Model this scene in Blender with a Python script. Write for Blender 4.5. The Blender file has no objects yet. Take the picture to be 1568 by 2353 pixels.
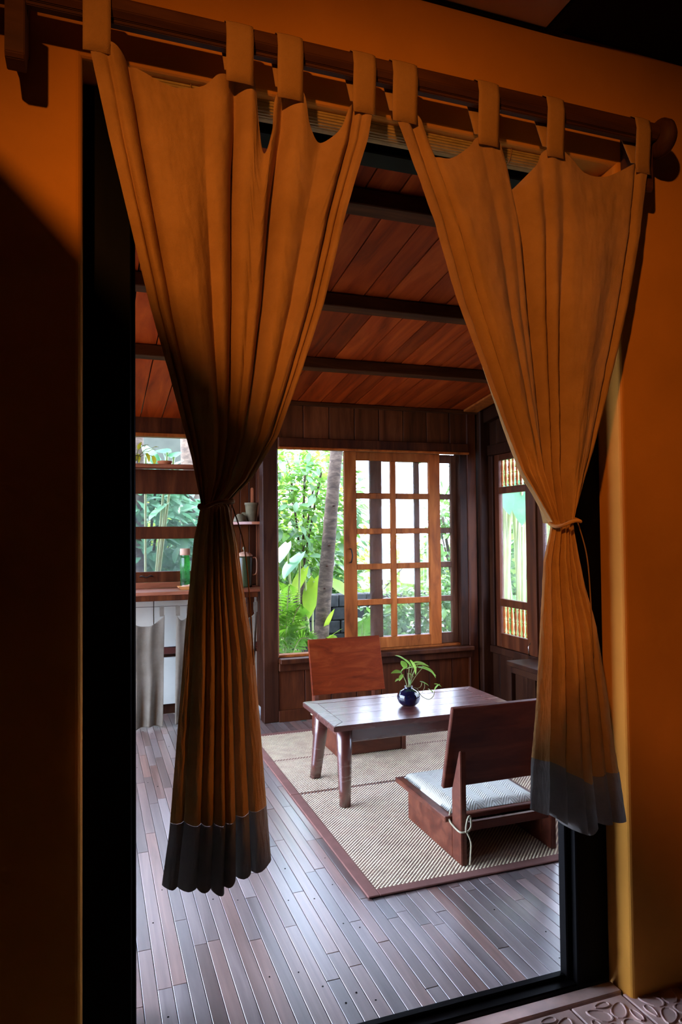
import bpy, bmesh, math, random
from mathutils import Vector, Matrix, noise
R_ = random.Random(7)
sc = bpy.context.scene
COL = sc.collection
W_, H_, F_ = 1568.0, 2353.0, 1612.0
CAMZ = 1.5
YAW, PIT, ROL = 0.34128, 0.02782, -0.00975

# ------------------------------------------------------------------ camera
def cam_basis():
    f = Vector((math.sin(YAW)*math.cos(PIT), math.cos(YAW)*math.cos(PIT), math.sin(PIT)))
    r = Vector((math.cos(YAW), -math.sin(YAW), 0)); u = r.cross(f)
    return (r*math.cos(ROL)+u*math.sin(ROL), -r*math.sin(ROL)+u*math.cos(ROL), f)
CR, CU, CF = cam_basis()
cd = bpy.data.cameras.new('camera'); cam = bpy.data.objects.new('camera', cd); COL.objects.link(cam)
cd.sensor_fit = 'HORIZONTAL'; cd.sensor_width = 36.0; cd.lens = 36.0*F_/W_; cd.clip_start = 0.02; cd.clip_end = 300
m = Matrix((( CR.x, CU.x, -CF.x, 0), (CR.y, CU.y, -CF.y, 0), (CR.z, CU.z, -CF.z, CAMZ), (0, 0, 0, 1)))
cam.matrix_world = m
sc.camera = cam
def at(x, y, Y):
    """world point on the plane Y=const that lies behind pixel x,y of the photograph"""
    d = CR*((x-W_/2)/F_) - CU*((y-H_/2)/F_) + CF
    return Vector((0, 0, CAMZ)) + d*(Y/d.y)

# ------------------------------------------------------------------ light
w = bpy.data.worlds.new('sky'); sc.world = w; w.use_nodes = True
bg = w.node_tree.nodes['Background']; bg.inputs['Color'].default_value = (0.61, 0.725, 1.0, 1); bg.inputs['Strength'].default_value = 19.0
def light(name, kind, loc, energy, color, **k):
    d = bpy.data.lights.new(name, kind); o = bpy.data.objects.new(name, d); COL.objects.link(o)
    o.location = loc; d.energy = energy; d.color = color
    for a, b in k.items(): setattr(d, a, b)
    return o
def aim(o, p):
    o.rotation_euler = (Vector(p)-Vector(o.location)).to_track_quat('-Z', 'Y').to_euler()
sun = light('sun', 'SUN', (0, 0, 20), 11.0, (1.0, 0.95, 0.85), angle=0.05); aim(sun, (2.2, -3.4, 13.0)); 
WARM = (1.0, 0.36, 0.07)
lamp_a = light('ceiling_spot', 'SPOT', (-0.85, -0.7, 3.0), 195, WARM, shadow_soft_size=0.04, spot_size=math.radians(74), spot_blend=0.75); aim(lamp_a, (1.1, 1.85, 1.15))
lamp_b = light('spot_lamp', 'SPOT', (2.9, -0.6, 2.5), 110, WARM, shadow_soft_size=0.03, spot_size=math.radians(17.5), spot_blend=0.25); aim(lamp_b, (0.86, 1.75, 1.25))
sc.view_settings.view_transform = 'Standard'; sc.view_settings.look = 'None'
sc.view_settings.exposure = 0.0; sc.view_settings.gamma = 1.0; sc.view_settings.use_curve_mapping = False
sc.cycles.use_denoising = True
sc.cycles.max_bounces = 8; sc.cycles.diffuse_bounces = 5; sc.cycles.transparent_max_bounces = 24
sc.cycles.sample_clamp_indirect = 6.0

# ------------------------------------------------------------------ materials
MATS = {}
def nodes(name):
    mt = bpy.data.materials.new(name); mt.use_nodes = True
    nt = mt.node_tree; b = nt.nodes['Principled BSDF']; MATS[name] = mt
    return mt, nt, b
def N(nt, t, **k):
    n = nt.nodes.new(t)
    for a, v in k.items():
        if a.startswith('i_'): n.inputs[a[2:].replace('_', ' ')].default_value = v
        else: setattr(n, a, v)
    return n
def ramp(nt, stops, fac):
    r = nt.nodes.new('ShaderNodeValToRGB'); e = r.color_ramp.elements
    while len(e) < len(stops): e.new(0.5)
    for q, (p, c) in zip(e, stops): q.position = p; q.color = (*c, 1)
    nt.links.new(fac, r.inputs[0]); return r
def coords(nt, scale, rand=True):
    tc = N(nt, 'ShaderNodeTexCoord'); mp = N(nt, 'ShaderNodeMapping'); mp.inputs['Scale'].default_value = scale
    nt.links.new(tc.outputs['Object'], mp.inputs['Vector'])
    if rand:
        oi = N(nt, 'ShaderNodeObjectInfo'); mu = N(nt, 'ShaderNodeMath', operation='MULTIPLY'); mu.inputs[1].default_value = 37.0
        nt.links.new(oi.outputs['Random'], mu.inputs[0])
        cb = N(nt, 'ShaderNodeCombineXYZ')
        for k in range(3): nt.links.new(mu.outputs[0], cb.inputs[k])
        nt.links.new(cb.outputs[0], mp.inputs['Location'])
        return mp.outputs[0], oi.outputs['Random']
    return mp.outputs[0], None
def bump(nt, b, h, strength, dist=0.002):
    bp = N(nt, 'ShaderNodeBump'); bp.inputs['Strength'].default_value = strength; bp.inputs['Distance'].default_value = dist
    nt.links.new(h, bp.inputs['Height']); nt.links.new(bp.outputs[0], b.inputs['Normal'])
def wood(name, dark, mid, lite, scale=(18, 2, 18), rough=0.4, vary=0.35, bmp=0.15, coat=0.0, spec=0.5, tone=0.0):
    mt, nt, b = nodes(name)
    v, rnd = coords(nt, scale)
    n1 = N(nt, 'ShaderNodeTexNoise', i_Scale=1.0, i_Detail=6.0, i_Roughness=0.6, i_Distortion=0.7); nt.links.new(v, n1.inputs['Vector'])
    rp = ramp(nt, [(0.28, dark), (0.5, mid), (0.74, lite)], n1.outputs['Fac'])
    hs = N(nt, 'ShaderNodeHueSaturation')
    mr = N(nt, 'ShaderNodeMapRange'); mr.inputs['To Min'].default_value = 1-vary; mr.inputs['To Max'].default_value = 1+vary
    nt.links.new(rnd, mr.inputs['Value']); nt.links.new(mr.outputs[0], hs.inputs['Value']); nt.links.new(rp.outputs[0], hs.inputs['Color'])
    if tone:
        m7 = N(nt, 'ShaderNodeMath', operation='MULTIPLY'); m7.inputs[1].default_value = 7.13; fr7 = N(nt, 'ShaderNodeMath', operation='FRACT')
        nt.links.new(rnd, m7.inputs[0]); nt.links.new(m7.outputs[0], fr7.inputs[0])
        ms = N(nt, 'ShaderNodeMapRange'); ms.inputs['To Min'].default_value = 1-tone; ms.inputs['To Max'].default_value = 1+tone
        nt.links.new(fr7.outputs[0], ms.inputs['Value']); nt.links.new(ms.outputs[0], hs.inputs['Saturation'])
    nt.links.new(hs.outputs[0], b.inputs['Base Color'])
    rr = N(nt, 'ShaderNodeMapRange'); rr.inputs['To Min'].default_value = rough-0.08; rr.inputs['To Max'].default_value = rough+0.12
    nt.links.new(n1.outputs['Fac'], rr.inputs['Value']); nt.links.new(rr.outputs[0], b.inputs['Roughness'])
    b.inputs['Coat Weight'].default_value = coat; b.inputs['Coat Roughness'].default_value = 0.28
    b.inputs['Specular IOR Level'].default_value = spec
    bump(nt, b, n1.outputs['Fac'], bmp)
    return mt
def plain(name, col, rough=0.5, metal=0.0, var=0.12, nscale=8.0, bmp=0.0, trans=0.0, coat=0.0, spec=0.5):
    mt, nt, b = nodes(name)
    v, rnd = coords(nt, (1, 1, 1))
    n1 = N(nt, 'ShaderNodeTexNoise', i_Scale=nscale, i_Detail=5.0); nt.links.new(v, n1.inputs['Vector'])
    lo = tuple(c*(1-var) for c in col); hi = tuple(min(1, c*(1+var)) for c in col)
    rp = ramp(nt, [(0.3, lo), (0.7, hi)], n1.outputs['Fac']); nt.links.new(rp.outputs[0], b.inputs['Base Color'])
    b.inputs['Roughness'].default_value = rough; b.inputs['Metallic'].default_value = metal; b.inputs['Coat Weight'].default_value = coat
    b.inputs['Specular IOR Level'].default_value = spec
    if bmp: bump(nt, b, n1.outputs['Fac'], bmp, 0.004)
    if trans: translucent(mt, nt, b, rp.outputs[0], trans)
    return mt
def translucent(mt, nt, b, colsock, amount):
    tr = N(nt, 'ShaderNodeBsdfTranslucent'); mx = N(nt, 'ShaderNodeMixShader'); mx.inputs[0].default_value = amount
    nt.links.new(colsock, tr.inputs['Color']); nt.links.new(b.outputs[0], mx.inputs[1]); nt.links.new(tr.outputs[0], mx.inputs[2])
    nt.links.new(mx.outputs[0], nt.nodes['Material Output'].inputs['Surface'])
def fabric(name, col, col2, trans=0.2, thread=420.0, rough=0.9):
    mt, nt, b = nodes(name)
    v, rnd = coords(nt, (1, 1, 1), False)
    n1 = N(nt, 'ShaderNodeTexNoise', i_Scale=7.0, i_Detail=6.0, i_Roughness=0.65); nt.links.new(v, n1.inputs['Vector'])
    rp = ramp(nt, [(0.3, col), (0.72, col2)], n1.outputs['Fac'])
    wv = N(nt, 'ShaderNodeTexNoise', i_Scale=thread, i_Detail=2.0); nt.links.new(v, wv.inputs['Vector'])
    n3 = N(nt, 'ShaderNodeTexNoise', i_Scale=38.0, i_Detail=4.0, i_Distortion=1.5); nt.links.new(v, n3.inputs['Vector'])
    ad = N(nt, 'ShaderNodeMath', operation='ADD'); nt.links.new(wv.outputs['Fac'], ad.inputs[0]); nt.links.new(n3.outputs['Fac'], ad.inputs[1])
    nt.links.new(rp.outputs[0], b.inputs['Base Color']); b.inputs['Roughness'].default_value = rough; b.inputs['Specular IOR Level'].default_value = 0.1
    bump(nt, b, ad.outputs[0], 0.35, 0.003)
    if trans: translucent(mt, nt, b, rp.outputs[0], trans)
    return mt
def leafmat(name, c1, c2, trans=0.45):
    mt, nt, b = nodes(name)
    v, rnd = coords(nt, (1, 1, 1))
    n1 = N(nt, 'ShaderNodeTexNoise', i_Scale=3.5, i_Detail=3.0); nt.links.new(v, n1.inputs['Vector'])
    rp = ramp(nt, [(0.3, c1), (0.7, c2)], n1.outputs['Fac']); nt.links.new(rp.outputs[0], b.inputs['Base Color'])
    b.inputs['Roughness'].default_value = 0.35
    translucent(mt, nt, b, rp.outputs[0], trans)
    return mt

wood('floor_wood', (0.125, 0.080, 0.070), (0.20, 0.134, 0.117), (0.285, 0.20, 0.178), scale=(30, 1.6, 30), rough=0.33, vary=0.42, bmp=0.04, spec=1.0, coat=1.0, tone=0.45)
wood('red_wood', (0.06, 0.009, 0.002), (0.16, 0.022, 0.004), (0.25, 0.048, 0.010), scale=(3, 14, 14), rough=0.45, vary=0.12, spec=0.08)
wood('table_wood', (0.085, 0.020, 0.016), (0.11, 0.029, 0.021), (0.14, 0.040, 0.028), scale=(1.2, 10, 10), rough=0.24, vary=0.12, bmp=0.02, spec=1.0, coat=0.7)
wood('chair_wood', (0.06, 0.014, 0.008), (0.12, 0.030, 0.015), (0.20, 0.06, 0.028), scale=(2.5, 14, 14), rough=0.36, vary=0.15, spec=0.4)
wood('wall_wood', (0.024, 0.005, 0.002), (0.068, 0.016, 0.004), (0.12, 0.035, 0.009), scale=(12, 12, 1.4), rough=0.5, vary=0.3, spec=0.18)
wood('ceiling_wood', (0.13, 0.016, 0.002), (0.31, 0.044, 0.005), (0.48, 0.09, 0.012), scale=(10, 1.2, 10), rough=0.55, vary=0.35, spec=0.1)
wood('upper_wood_lit', (0.05, 0.014, 0.005), (0.14, 0.042, 0.013), (0.22, 0.075, 0.025), scale=(12, 12, 1.4), rough=0.5, vary=0.3, spec=0.15)  # lighter plank copy for above the window; floor bounce put into the colour
wood('post_wood', (0.016, 0.004, 0.002), (0.04, 0.012, 0.005), (0.07, 0.023, 0.009), scale=(12, 12, 1.4), rough=0.5, vary=0.05, spec=0.15)
wood('beam_wood', (0.03, 0.009, 0.003), (0.07, 0.022, 0.007), (0.11, 0.040, 0.014), scale=(1.6, 14, 14), rough=0.6, vary=0.1, spec=0.08)
wood('frame_wood', (0.16, 0.036, 0.006), (0.32, 0.085, 0.014), (0.48, 0.15, 0.03), scale=(12, 12, 2.2), rough=0.5, vary=0.15, spec=0.15)
wood('sash_backlit', (0.07, 0.03, 0.016), (0.14, 0.065, 0.038), (0.22, 0.11, 0.07), scale=(12, 12, 2.2), rough=0.5, vary=0.1, spec=0.15)  # darker copy of the sash wood; backlit shade put into the colour
wood('counter_wood', (0.16, 0.045, 0.022), (0.30, 0.10, 0.05), (0.42, 0.16, 0.09), scale=(2, 14, 14), rough=0.3, vary=0.1)
wood('black_wood', (0.001, 0.001, 0.001), (0.002, 0.0018, 0.0018), (0.004, 0.0035, 0.0035), scale=(12, 12, 2), rough=0.4, vary=0.1, spec=0.05)
wood('dark_wood', (0.012, 0.004, 0.002), (0.028, 0.009, 0.004), (0.05, 0.018, 0.007), scale=(12, 12, 2), rough=0.5, vary=0.15, spec=0.12)
wood('rail_wood', (0.04, 0.014, 0.006), (0.085, 0.03, 0.012), (0.13, 0.05, 0.02), scale=(2, 16, 16), rough=0.6, vary=0.1, spec=0.2)
plain('plaster', (0.68, 0.29, 0.04), rough=0.85, var=0.16, nscale=2.2, bmp=0.25, spec=0.2)
plain('ceiling_plaster', (0.62, 0.42, 0.20), rough=0.9, var=0.06, nscale=2.0)
fabric('curtain_cloth', (0.40, 0.215, 0.07), (0.54, 0.30, 0.11), trans=0.07)
fabric('hem_cloth', (0.18, 0.165, 0.145), (0.27, 0.25, 0.225), trans=0.12)
fabric('twine', (0.25, 0.14, 0.06), (0.35, 0.2, 0.09), trans=0.0)
fabric('grey_cloth', (0.15, 0.13, 0.095), (0.23, 0.205, 0.165), trans=0.1)
plain('white_paint', (0.62, 0.64, 0.56), rough=0.6, var=0.07, nscale=5)
plain('tile_clay', (0.60, 0.40, 0.33), rough=0.5, var=0.45, nscale=5.0, bmp=0.1)
plain('bamboo_slat', (0.42, 0.30, 0.10), rough=0.6, var=0.2, nscale=30)
plain('straw', (0.95, 0.78, 0.52), rough=0.55, var=0.2, nscale=14)
plain('straw_base', (0.38, 0.235, 0.165), rough=0.8, var=0.2, nscale=14)
plain('mat_border', (0.22, 0.095, 0.075), rough=0.9, var=0.12, nscale=12)
plain('cobalt', (0.004, 0.006, 0.028), rough=0.08, var=0.3, coat=0.6)
plain('terracotta', (0.50, 0.17, 0.07), rough=0.7)
plain('stoneware', (0.17, 0.15, 0.085), rough=0.6, var=0.25, nscale=25)
plain('iron', (0.03, 0.02, 0.015), rough=0.5, metal=0.7)
plain('kettle_green', (0.035, 0.05, 0.02), rough=0.3)
plain('pale_wood', (0.55, 0.33, 0.22), rough=0.5)
plain('honey_wood', (0.55, 0.24, 0.07), rough=0.4)
plain('steel', (0.6, 0.58, 0.55), rough=0.25, metal=1.0)
plain('stone', (0.028, 0.029, 0.03), rough=0.9, var=0.4, nscale=12, bmp=0.5)
plain('soil', (0.035, 0.03, 0.018), rough=1.0, var=0.4, nscale=5, bmp=0.5)
plain('outside_wall', (0.055, 0.06, 0.042), rough=0.9)
wood('bark', (0.025, 0.016, 0.010), (0.075, 0.048, 0.030), (0.16, 0.115, 0.08), scale=(9, 9, 22), rough=0.9, vary=0.05, bmp=0.9)
leafmat('leaf_mid', (0.053, 0.150, 0.026), (0.165, 0.315, 0.060))
leafmat('leaf_pale', (0.120, 0.255, 0.105), (0.255, 0.390, 0.195))
leafmat('leaf_lime', (0.210, 0.375, 0.022), (0.360, 0.495, 0.045), 0.55)
leafmat('leaf_teal', (0.120, 0.315, 0.150), (0.180, 0.390, 0.210), 0.4)
leafmat('leaf_fresh', (0.10, 0.26, 0.03), (0.27, 0.46, 0.07), 0.5)
leafmat('leaf_fern', (0.075, 0.225, 0.015), (0.195, 0.390, 0.038))
leafmat('leaf_pothos', (0.14, 0.34, 0.03), (0.34, 0.52, 0.10), 0.35)
leafmat('leaf_yellow', (0.45, 0.40, 0.02), (0.62, 0.50, 0.04), 0.5)
leafmat('stem_green', (0.30, 0.36, 0.12), (0.45, 0.48, 0.22), 0.2)
leafmat('bamboo_green', (0.30, 0.38, 0.10), (0.46, 0.50, 0.20), 0.1)
def glassmat(name, haze, tint=(1, 1, 1)):
    mt = bpy.data.materials.new(name); mt.use_nodes = True; nt = mt.node_tree; nt.nodes.clear(); MATS[name] = mt
    out = N(nt, 'ShaderNodeOutputMaterial'); tr = N(nt, 'ShaderNodeBsdfTransparent'); tr.inputs[0].default_value = (*tint, 1)
    gl = N(nt, 'ShaderNodeBsdfGlossy'); gl.inputs['Roughness'].default_value = 0.03
    lw = N(nt, 'ShaderNodeLayerWeight'); lw.inputs[0].default_value = 0.5
    pw = N(nt, 'ShaderNodeMath', operation='POWER'); pw.inputs[1].default_value = 5.0; nt.links.new(lw.outputs['Facing'], pw.inputs[0])
    ml = N(nt, 'ShaderNodeMath', operation='MULTIPLY_ADD'); ml.inputs[1].default_value = 0.9; ml.inputs[2].default_value = 0.04; nt.links.new(pw.outputs[0], ml.inputs[0])
    m1 = N(nt, 'ShaderNodeMixShader'); nt.links.new(ml.outputs[0], m1.inputs[0]); nt.links.new(tr.outputs[0], m1.inputs[1]); nt.links.new(gl.outputs[0], m1.inputs[2])
    tl = N(nt, 'ShaderNodeBsdfTranslucent'); tl.inputs[0].default_value = (0.9, 0.95, 0.95, 1)
    nz = N(nt, 'ShaderNodeTexNoise', i_Scale=6.0, i_Detail=5.0); tc = N(nt, 'ShaderNodeTexCoord'); nt.links.new(tc.outputs['Object'], nz.inputs['Vector'])
    mr = N(nt, 'ShaderNodeMapRange'); mr.inputs['From Min'].default_value = 0.3; mr.inputs['From Max'].default_value = 0.7
    mr.inputs['To Min'].default_value = haze*0.55; mr.inputs['To Max'].default_value = haze*1.4; nt.links.new(nz.outputs['Fac'], mr.inputs['Value'])
    m2 = N(nt, 'ShaderNodeMixShader'); nt.links.new(mr.outputs[0], m2.inputs[0]); nt.links.new(m1.outputs[0], m2.inputs[1]); nt.links.new(tl.outputs[0], m2.inputs[2])
    nt.links.new(m2.outputs[0], out.inputs[0]); return mt
glassmat('window_glass', 0.016)
glassmat('green_glass', 0.10, (0.10, 0.60, 0.12))

# ------------------------------------------------------------------ helpers
def link(name, me, mat, parent=None, loc=(0, 0, 0), rot=None, smooth=False):
    o = bpy.data.objects.new(name, me); COL.objects.link(o)
    if me is not None and mat is not None and len(me.materials) == 0: me.materials.append(MATS[mat])
    p = Vector(loc)
    if parent is not None:
        o.parent = parent
        q = parent
        while q is not None: p = p - q.location; q = q.parent      # parents are never rotated here
    o.location = p
    if rot: o.rotation_euler = rot
    if smooth:
        for f in me.polygons: f.use_smooth = True
    return o
def empty(name, loc):
    o = bpy.data.objects.new(name, None); COL.objects.link(o); o.location = loc; o.empty_display_size = 0.05
    return o
def tag(o, label, cat=None, group=None, kind=None):
    o['label'] = label
    if cat: o['category'] = cat
    if group: o['group'] = group
    if kind: o['kind'] = kind
    return o
def mesh(name, verts, faces):
    me = bpy.data.meshes.new(name); me.from_pydata([tuple(v) for v in verts], [], faces); me.update(); return me
_bc = {}
def box_mesh(sx, sy, sz, bev=0.003):
    key = (round(sx, 4), round(sy, 4), round(sz, 4), bev)
    if key in _bc: return _bc[key]
    bm = bmesh.new(); bmesh.ops.create_cube(bm, size=1.0)
    for v in bm.verts: v.co = Vector((v.co.x*sx, v.co.y*sy, v.co.z*sz))
    if bev and min(sx, sy, sz) > 2.2*bev:
        bmesh.ops.bevel(bm, geom=list(bm.edges), offset=bev, segments=1, affect='EDGES', profile=0.5)
    me = bpy.data.meshes.new('box'); bm.to_mesh(me); bm.free()
    return me
def box(name, a, b, mat, parent=None, bev=0.003, rot=None, share=None):
    """box between corners a and b"""
    a = Vector(a); b = Vector(b); c = (a+b)/2; s = b-a
    me = box_mesh(abs(s.x), abs(s.y), abs(s.z), bev)
    return link(name, me, mat, parent, c, rot)
def boxes_mesh(lst, bev=0.0):
    bm = bmesh.new()
    for a, b in lst:
        a = Vector(a); b = Vector(b); c = (a+b)/2; s = b-a
        r = bmesh.ops.create_cube(bm, size=1.0)
        for v in r['verts']: v.co = Vector((v.co.x*s.x, v.co.y*s.y, v.co.z*s.z)) + c
    if bev: bmesh.ops.bevel(bm, geom=list(bm.edges), offset=bev, segments=1, affect='EDGES')
    me = bpy.data.meshes.new('boxes'); bm.to_mesh(me); bm.free(); return me
def prism(pts, axis, d0, d1, bev=0.0):
    """extrude a 2-D outline; axis 'x': pts are (y,z); 'y': (x,z); 'z': (x,y)"""
    def P(p, d):
        return {'x': (d, p[0], p[1]), 'y': (p[0], d, p[1]), 'z': (p[0], p[1], d)}[axis]
    bm = bmesh.new(); A = [bm.verts.new(P(p, d0)) for p in pts]; B = [bm.verts.new(P(p, d1)) for p in pts]
    n = len(pts); bm.faces.new(A); bm.faces.new(B[::-1])
    for i in range(n): bm.faces.new((A[i], B[i], B[(i+1) % n], A[(i+1) % n]))
    bmesh.ops.recalc_face_normals(bm, faces=bm.faces)
    if bev: bmesh.ops.bevel(bm, geom=list(bm.edges), offset=bev, segments=2, affect='EDGES')
    me = bpy.data.meshes.new('prism'); bm.to_mesh(me); bm.free(); return me
def recenter(me):
    c = Vector((0, 0, 0))
    for v in me.vertices: c += v.co
    c /= max(1, len(me.vertices))
    for v in me.vertices: v.co -= c
    return c
def place(name, me, mat, parent=None, smooth=False, rot=None):
    c = recenter(me); return link(name, me, mat, parent, c, rot, smooth)
def lathe(prof, seg=28, cap=True):
    vs = []; fs = []
    for r, z in prof:
        for i in range(seg):
            a = 2*math.pi*i/seg; vs.append((r*math.cos(a), r*math.sin(a), z))
    for j in range(len(prof)-1):
        for i in range(seg):
            k = (i+1) % seg; fs.append((j*seg+i, j*seg+k, (j+1)*seg+k, (j+1)*seg+i))
    if cap:
        fs.append(tuple(range(seg))[::-1]); fs.append(tuple(range((len(prof)-1)*seg, len(prof)*seg)))
    return mesh('lathe', vs, fs)
def tube(pts, rad, seg=8):
    pts = [Vector(p) for p in pts]; vs = []; fs = []; n = len(pts)
    up = Vector((0.13, 0.27, 0.95)).normalized()
    for i, p in enumerate(pts):
        t = (pts[min(i+1, n-1)]-pts[max(i-1, 0)]).normalized()
        a = t.cross(up)
        if a.length < 1e-3: a = t.cross(Vector((1, 0, 0)))
        a.normalize(); b = t.cross(a); r = rad[i] if isinstance(rad, (list, tuple)) else rad
        for k in range(seg):
            an = 2*math.pi*k/seg; vs.append(p + a*(r*math.cos(an)) + b*(r*math.sin(an)))
    for i in range(n-1):
        for k in range(seg):
            k2 = (k+1) % seg; fs.append((i*seg+k, i*seg+k2, (i+1)*seg+k2, (i+1)*seg+k))
    fs.append(tuple(range(seg))[::-1]); fs.append(tuple(range((n-1)*seg, n*seg)))
    return mesh('tube', vs, fs)
def curve(pts, n=12):
    """Catmull-Rom through pts"""
    pts = [Vector(p) for p in pts]; out = []
    for i in range(len(pts)-1):
        p0 = pts[max(i-1, 0)]; p1 = pts[i]; p2 = pts[i+1]; p3 = pts[min(i+2, len(pts)-1)]
        for k in range(n):
            t = k/n
            out.append(0.5*((2*p1)+(p2-p0)*t+(2*p0-5*p1+4*p2-p3)*t*t+(3*p1-p0-3*p2+p3)*t**3))
    out.append(pts[-1]); return out
def interp(tab, x):
    if x <= tab[0][0]: return tab[0][1]
    for (a, fa), (b, fb) in zip(tab, tab[1:]):
        if x <= b: return fa+(fb-fa)*(x-a)/(b-a)
    return tab[-1][1]
def sstep(t): t = max(0.0, min(1.0, t)); return t*t*(3-2*t)
def copy_tree(o, parent=None, off=Vector((0, 0, 0))):
    c = o.copy(); COL.objects.link(c); c.parent = parent
    if parent is None: c.location = o.location + off
    for ch in o.children: copy_tree(ch, c)
    return c

# ------------------------------------------------------------------ constants of the place
YW0, YW1 = 1.85, 2.04          # door wall, near and far face
DX0, DX1, DZ = -0.023, 1.633, 2.705   # opening in the plaster
YB = 5.43                      # back wall of the sitting room
YK = 6.03                      # back wall of the kitchen niche
XR = 3.30                      # right wall
XL = -1.25                     # left wall
KS, CZ0 = 0.136, 2.55          # slope of the plank ceiling and its height at the back wall
def ceil_z(Y): return CZ0 + KS*(YB-Y)

# ------------------------------------------------------------------ near room: door wall, floor, ceiling
pts = [(-3.0, -0.12), (DX0, -0.12), (DX0, DZ), (DX1, DZ), (DX1, -0.12), (3.6, -0.12), (3.6, 3.4), (-3.0, 3.4)]
bm = bmesh.new()
A = [bm.verts.new((p[0], YW0, p[1])) for p in pts]; B = [bm.verts.new((p[0], YW1, p[1])) for p in pts]
fa = bm.faces.new(A); bm.faces.new(B[::-1])
for i in range(8): bm.faces.new((A[i], B[i], B[(i+1) % 8], A[(i+1) % 8]))
bmesh.ops.recalc_face_normals(bm, faces=bm.faces)
es = [e for e in bm.edges if all(v in (A[1], A[2], A[3], A[4]) for v in e.verts)]
bmesh.ops.bevel(bm, geom=es, offset=0.016, segments=4, affect='EDGES', profile=0.5)
me = bpy.data.meshes.new('wall'); bm.to_mesh(me); bm.free()
wf = link('wall_front', me, 'plaster'); tag(wf, 'orange plaster wall around the curtained doorway', 'wall', kind='structure')
shadow_screen = box('left_wall_or_screen', (-0.56, -0.9, -0.05), (-0.50, 1.4, 2.68), 'dark_wood'); tag(shadow_screen, 'unseen dark partition added to cast the diagonal wall shadow', 'wall', kind='structure')  # out-of-view screen, added to throw the diagonal shadow onto the door wall
me = boxes_mesh([((-3.0, -3.6, -0.1), (-2.9, 1.85, 3.4)), ((3.5, -3.6, -0.1), (3.6, 1.85, 3.4)), ((-3.0, -3.7, -0.1), (3.6, -3.6, 3.4))])
o = link('wall_rear', me, 'dark_wood'); tag(o, 'dark wooden walls closing the near room', 'wall', kind='structure')
cr = empty('ceiling', (0.3, 0, 3.09)); tag(cr, 'plaster and dark timber ceiling over the doorway', 'ceiling', kind='structure')
place('plaster_panel', boxes_mesh([((-3.0, -3.6, 3.094), (1.362, 1.842, 3.14))], 0.003), 'ceiling_plaster', cr)
place('roof_slab', boxes_mesh([((-3.0, -3.7, 3.145), (3.6, 2.0, 3.2))]), 'dark_wood', cr)
box('timber_board', (1.38, 1.56, 3.10), (3.6, 1.85, 3.13), 'black_wood', cr)
box('timber_board', (1.38, 1.26, 3.105), (3.6, 1.55, 3.13), 'dark_wood', cr)
box('timber_board', (1.38, -3.6, 3.10), (3.6, 1.25, 3.13), 'dark_wood', cr)
box('timber_beam', (1.362, -3.6, 3.085), (1.42, 1.849, 3.14), 'black_wood', cr)
box('cornice_line', (-3.0, 1.836, 3.085), (1.364, 1.85, 3.094), 'black_wood', cr, bev=0.001)

# embossed clay tiles
ft = empty('floor', (1.2, 1.0, -0.03)); tag(ft, 'embossed clay tile floor in front of the doorway', 'floor', kind='structure')
place('floor_slab', boxes_mesh([((-3.0, -3.6, -0.12), (3.6, 1.96, -0.028))]), 'tile_clay', ft)
def tile_mesh(s):
    h = s/2-0.003
    bm = bmesh.new(); r = bmesh.ops.create_cube(bm, size=1.0)
    for v in r['verts']: v.co = Vector((v.co.x*2*h, v.co.y*2*h, v.co.z*0.02-0.01))
    bmesh.ops.bevel(bm, geom=list(bm.edges), offset=0.003, segments=1, affect='EDGES')
    def petal(cx, cy, ang, L, Wd):
        n = 14; ring = []
        for k in range(n):
            t = 2*math.pi*k/n; px = L/2*math.cos(t); py = Wd/2*math.sin(t)*(1-0.28*math.cos(t))
            ring.append((px, py))
        ca, sa = math.cos(ang), math.sin(ang)
        prev = None; first = None
        prof = [(1.0, 0.0), (0.94, 0.004), (0.84, 0.004), (0.76, 0.0012)]
        rows = []
        for sclae, z in prof:
            rows.append([bm.verts.new((cx+(p[0]*sclae)*ca-(p[1]*sclae)*sa, cy+(p[0]*sclae)*sa+(p[1]*sclae)*ca, z)) for p in ring])
        for a, b in zip(rows, rows[1:]):
            for k in range(n): bm.faces.new((a[k], a[(k+1) % n], b[(k+1) % n], b[k]))
        bm.faces.new(rows[-1])
    for q in range(4):
        a = math.pi/4+q*math.pi/2; petal(0.052*math.cos(a), 0.052*math.sin(a), a, 0.085, 0.05)
        a2 = q*math.pi/2; petal(0.072*math.cos(a2), 0.072*math.sin(a2), a2+math.pi/2, 0.06, 0.026)
    me = bpy.data.meshes.new('tile'); bm.to_mesh(me); bm.free(); return me
TS = 0.20; tm = tile_mesh(TS)
for i in range(8):
    for j in range(5):
        x = 0.72+i*TS; y = 1.80-0.012-j*TS
        if x > 2.2: continue
        link('tile', tm, 'tile_clay', ft, (x, y-0.0, -0.008))
box('border_strip', (DX0+0.01, 1.893, -0.026), (DX1-0.004, 1.948, -0.004), 'tile_clay', ft, bev=0.004)

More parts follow.
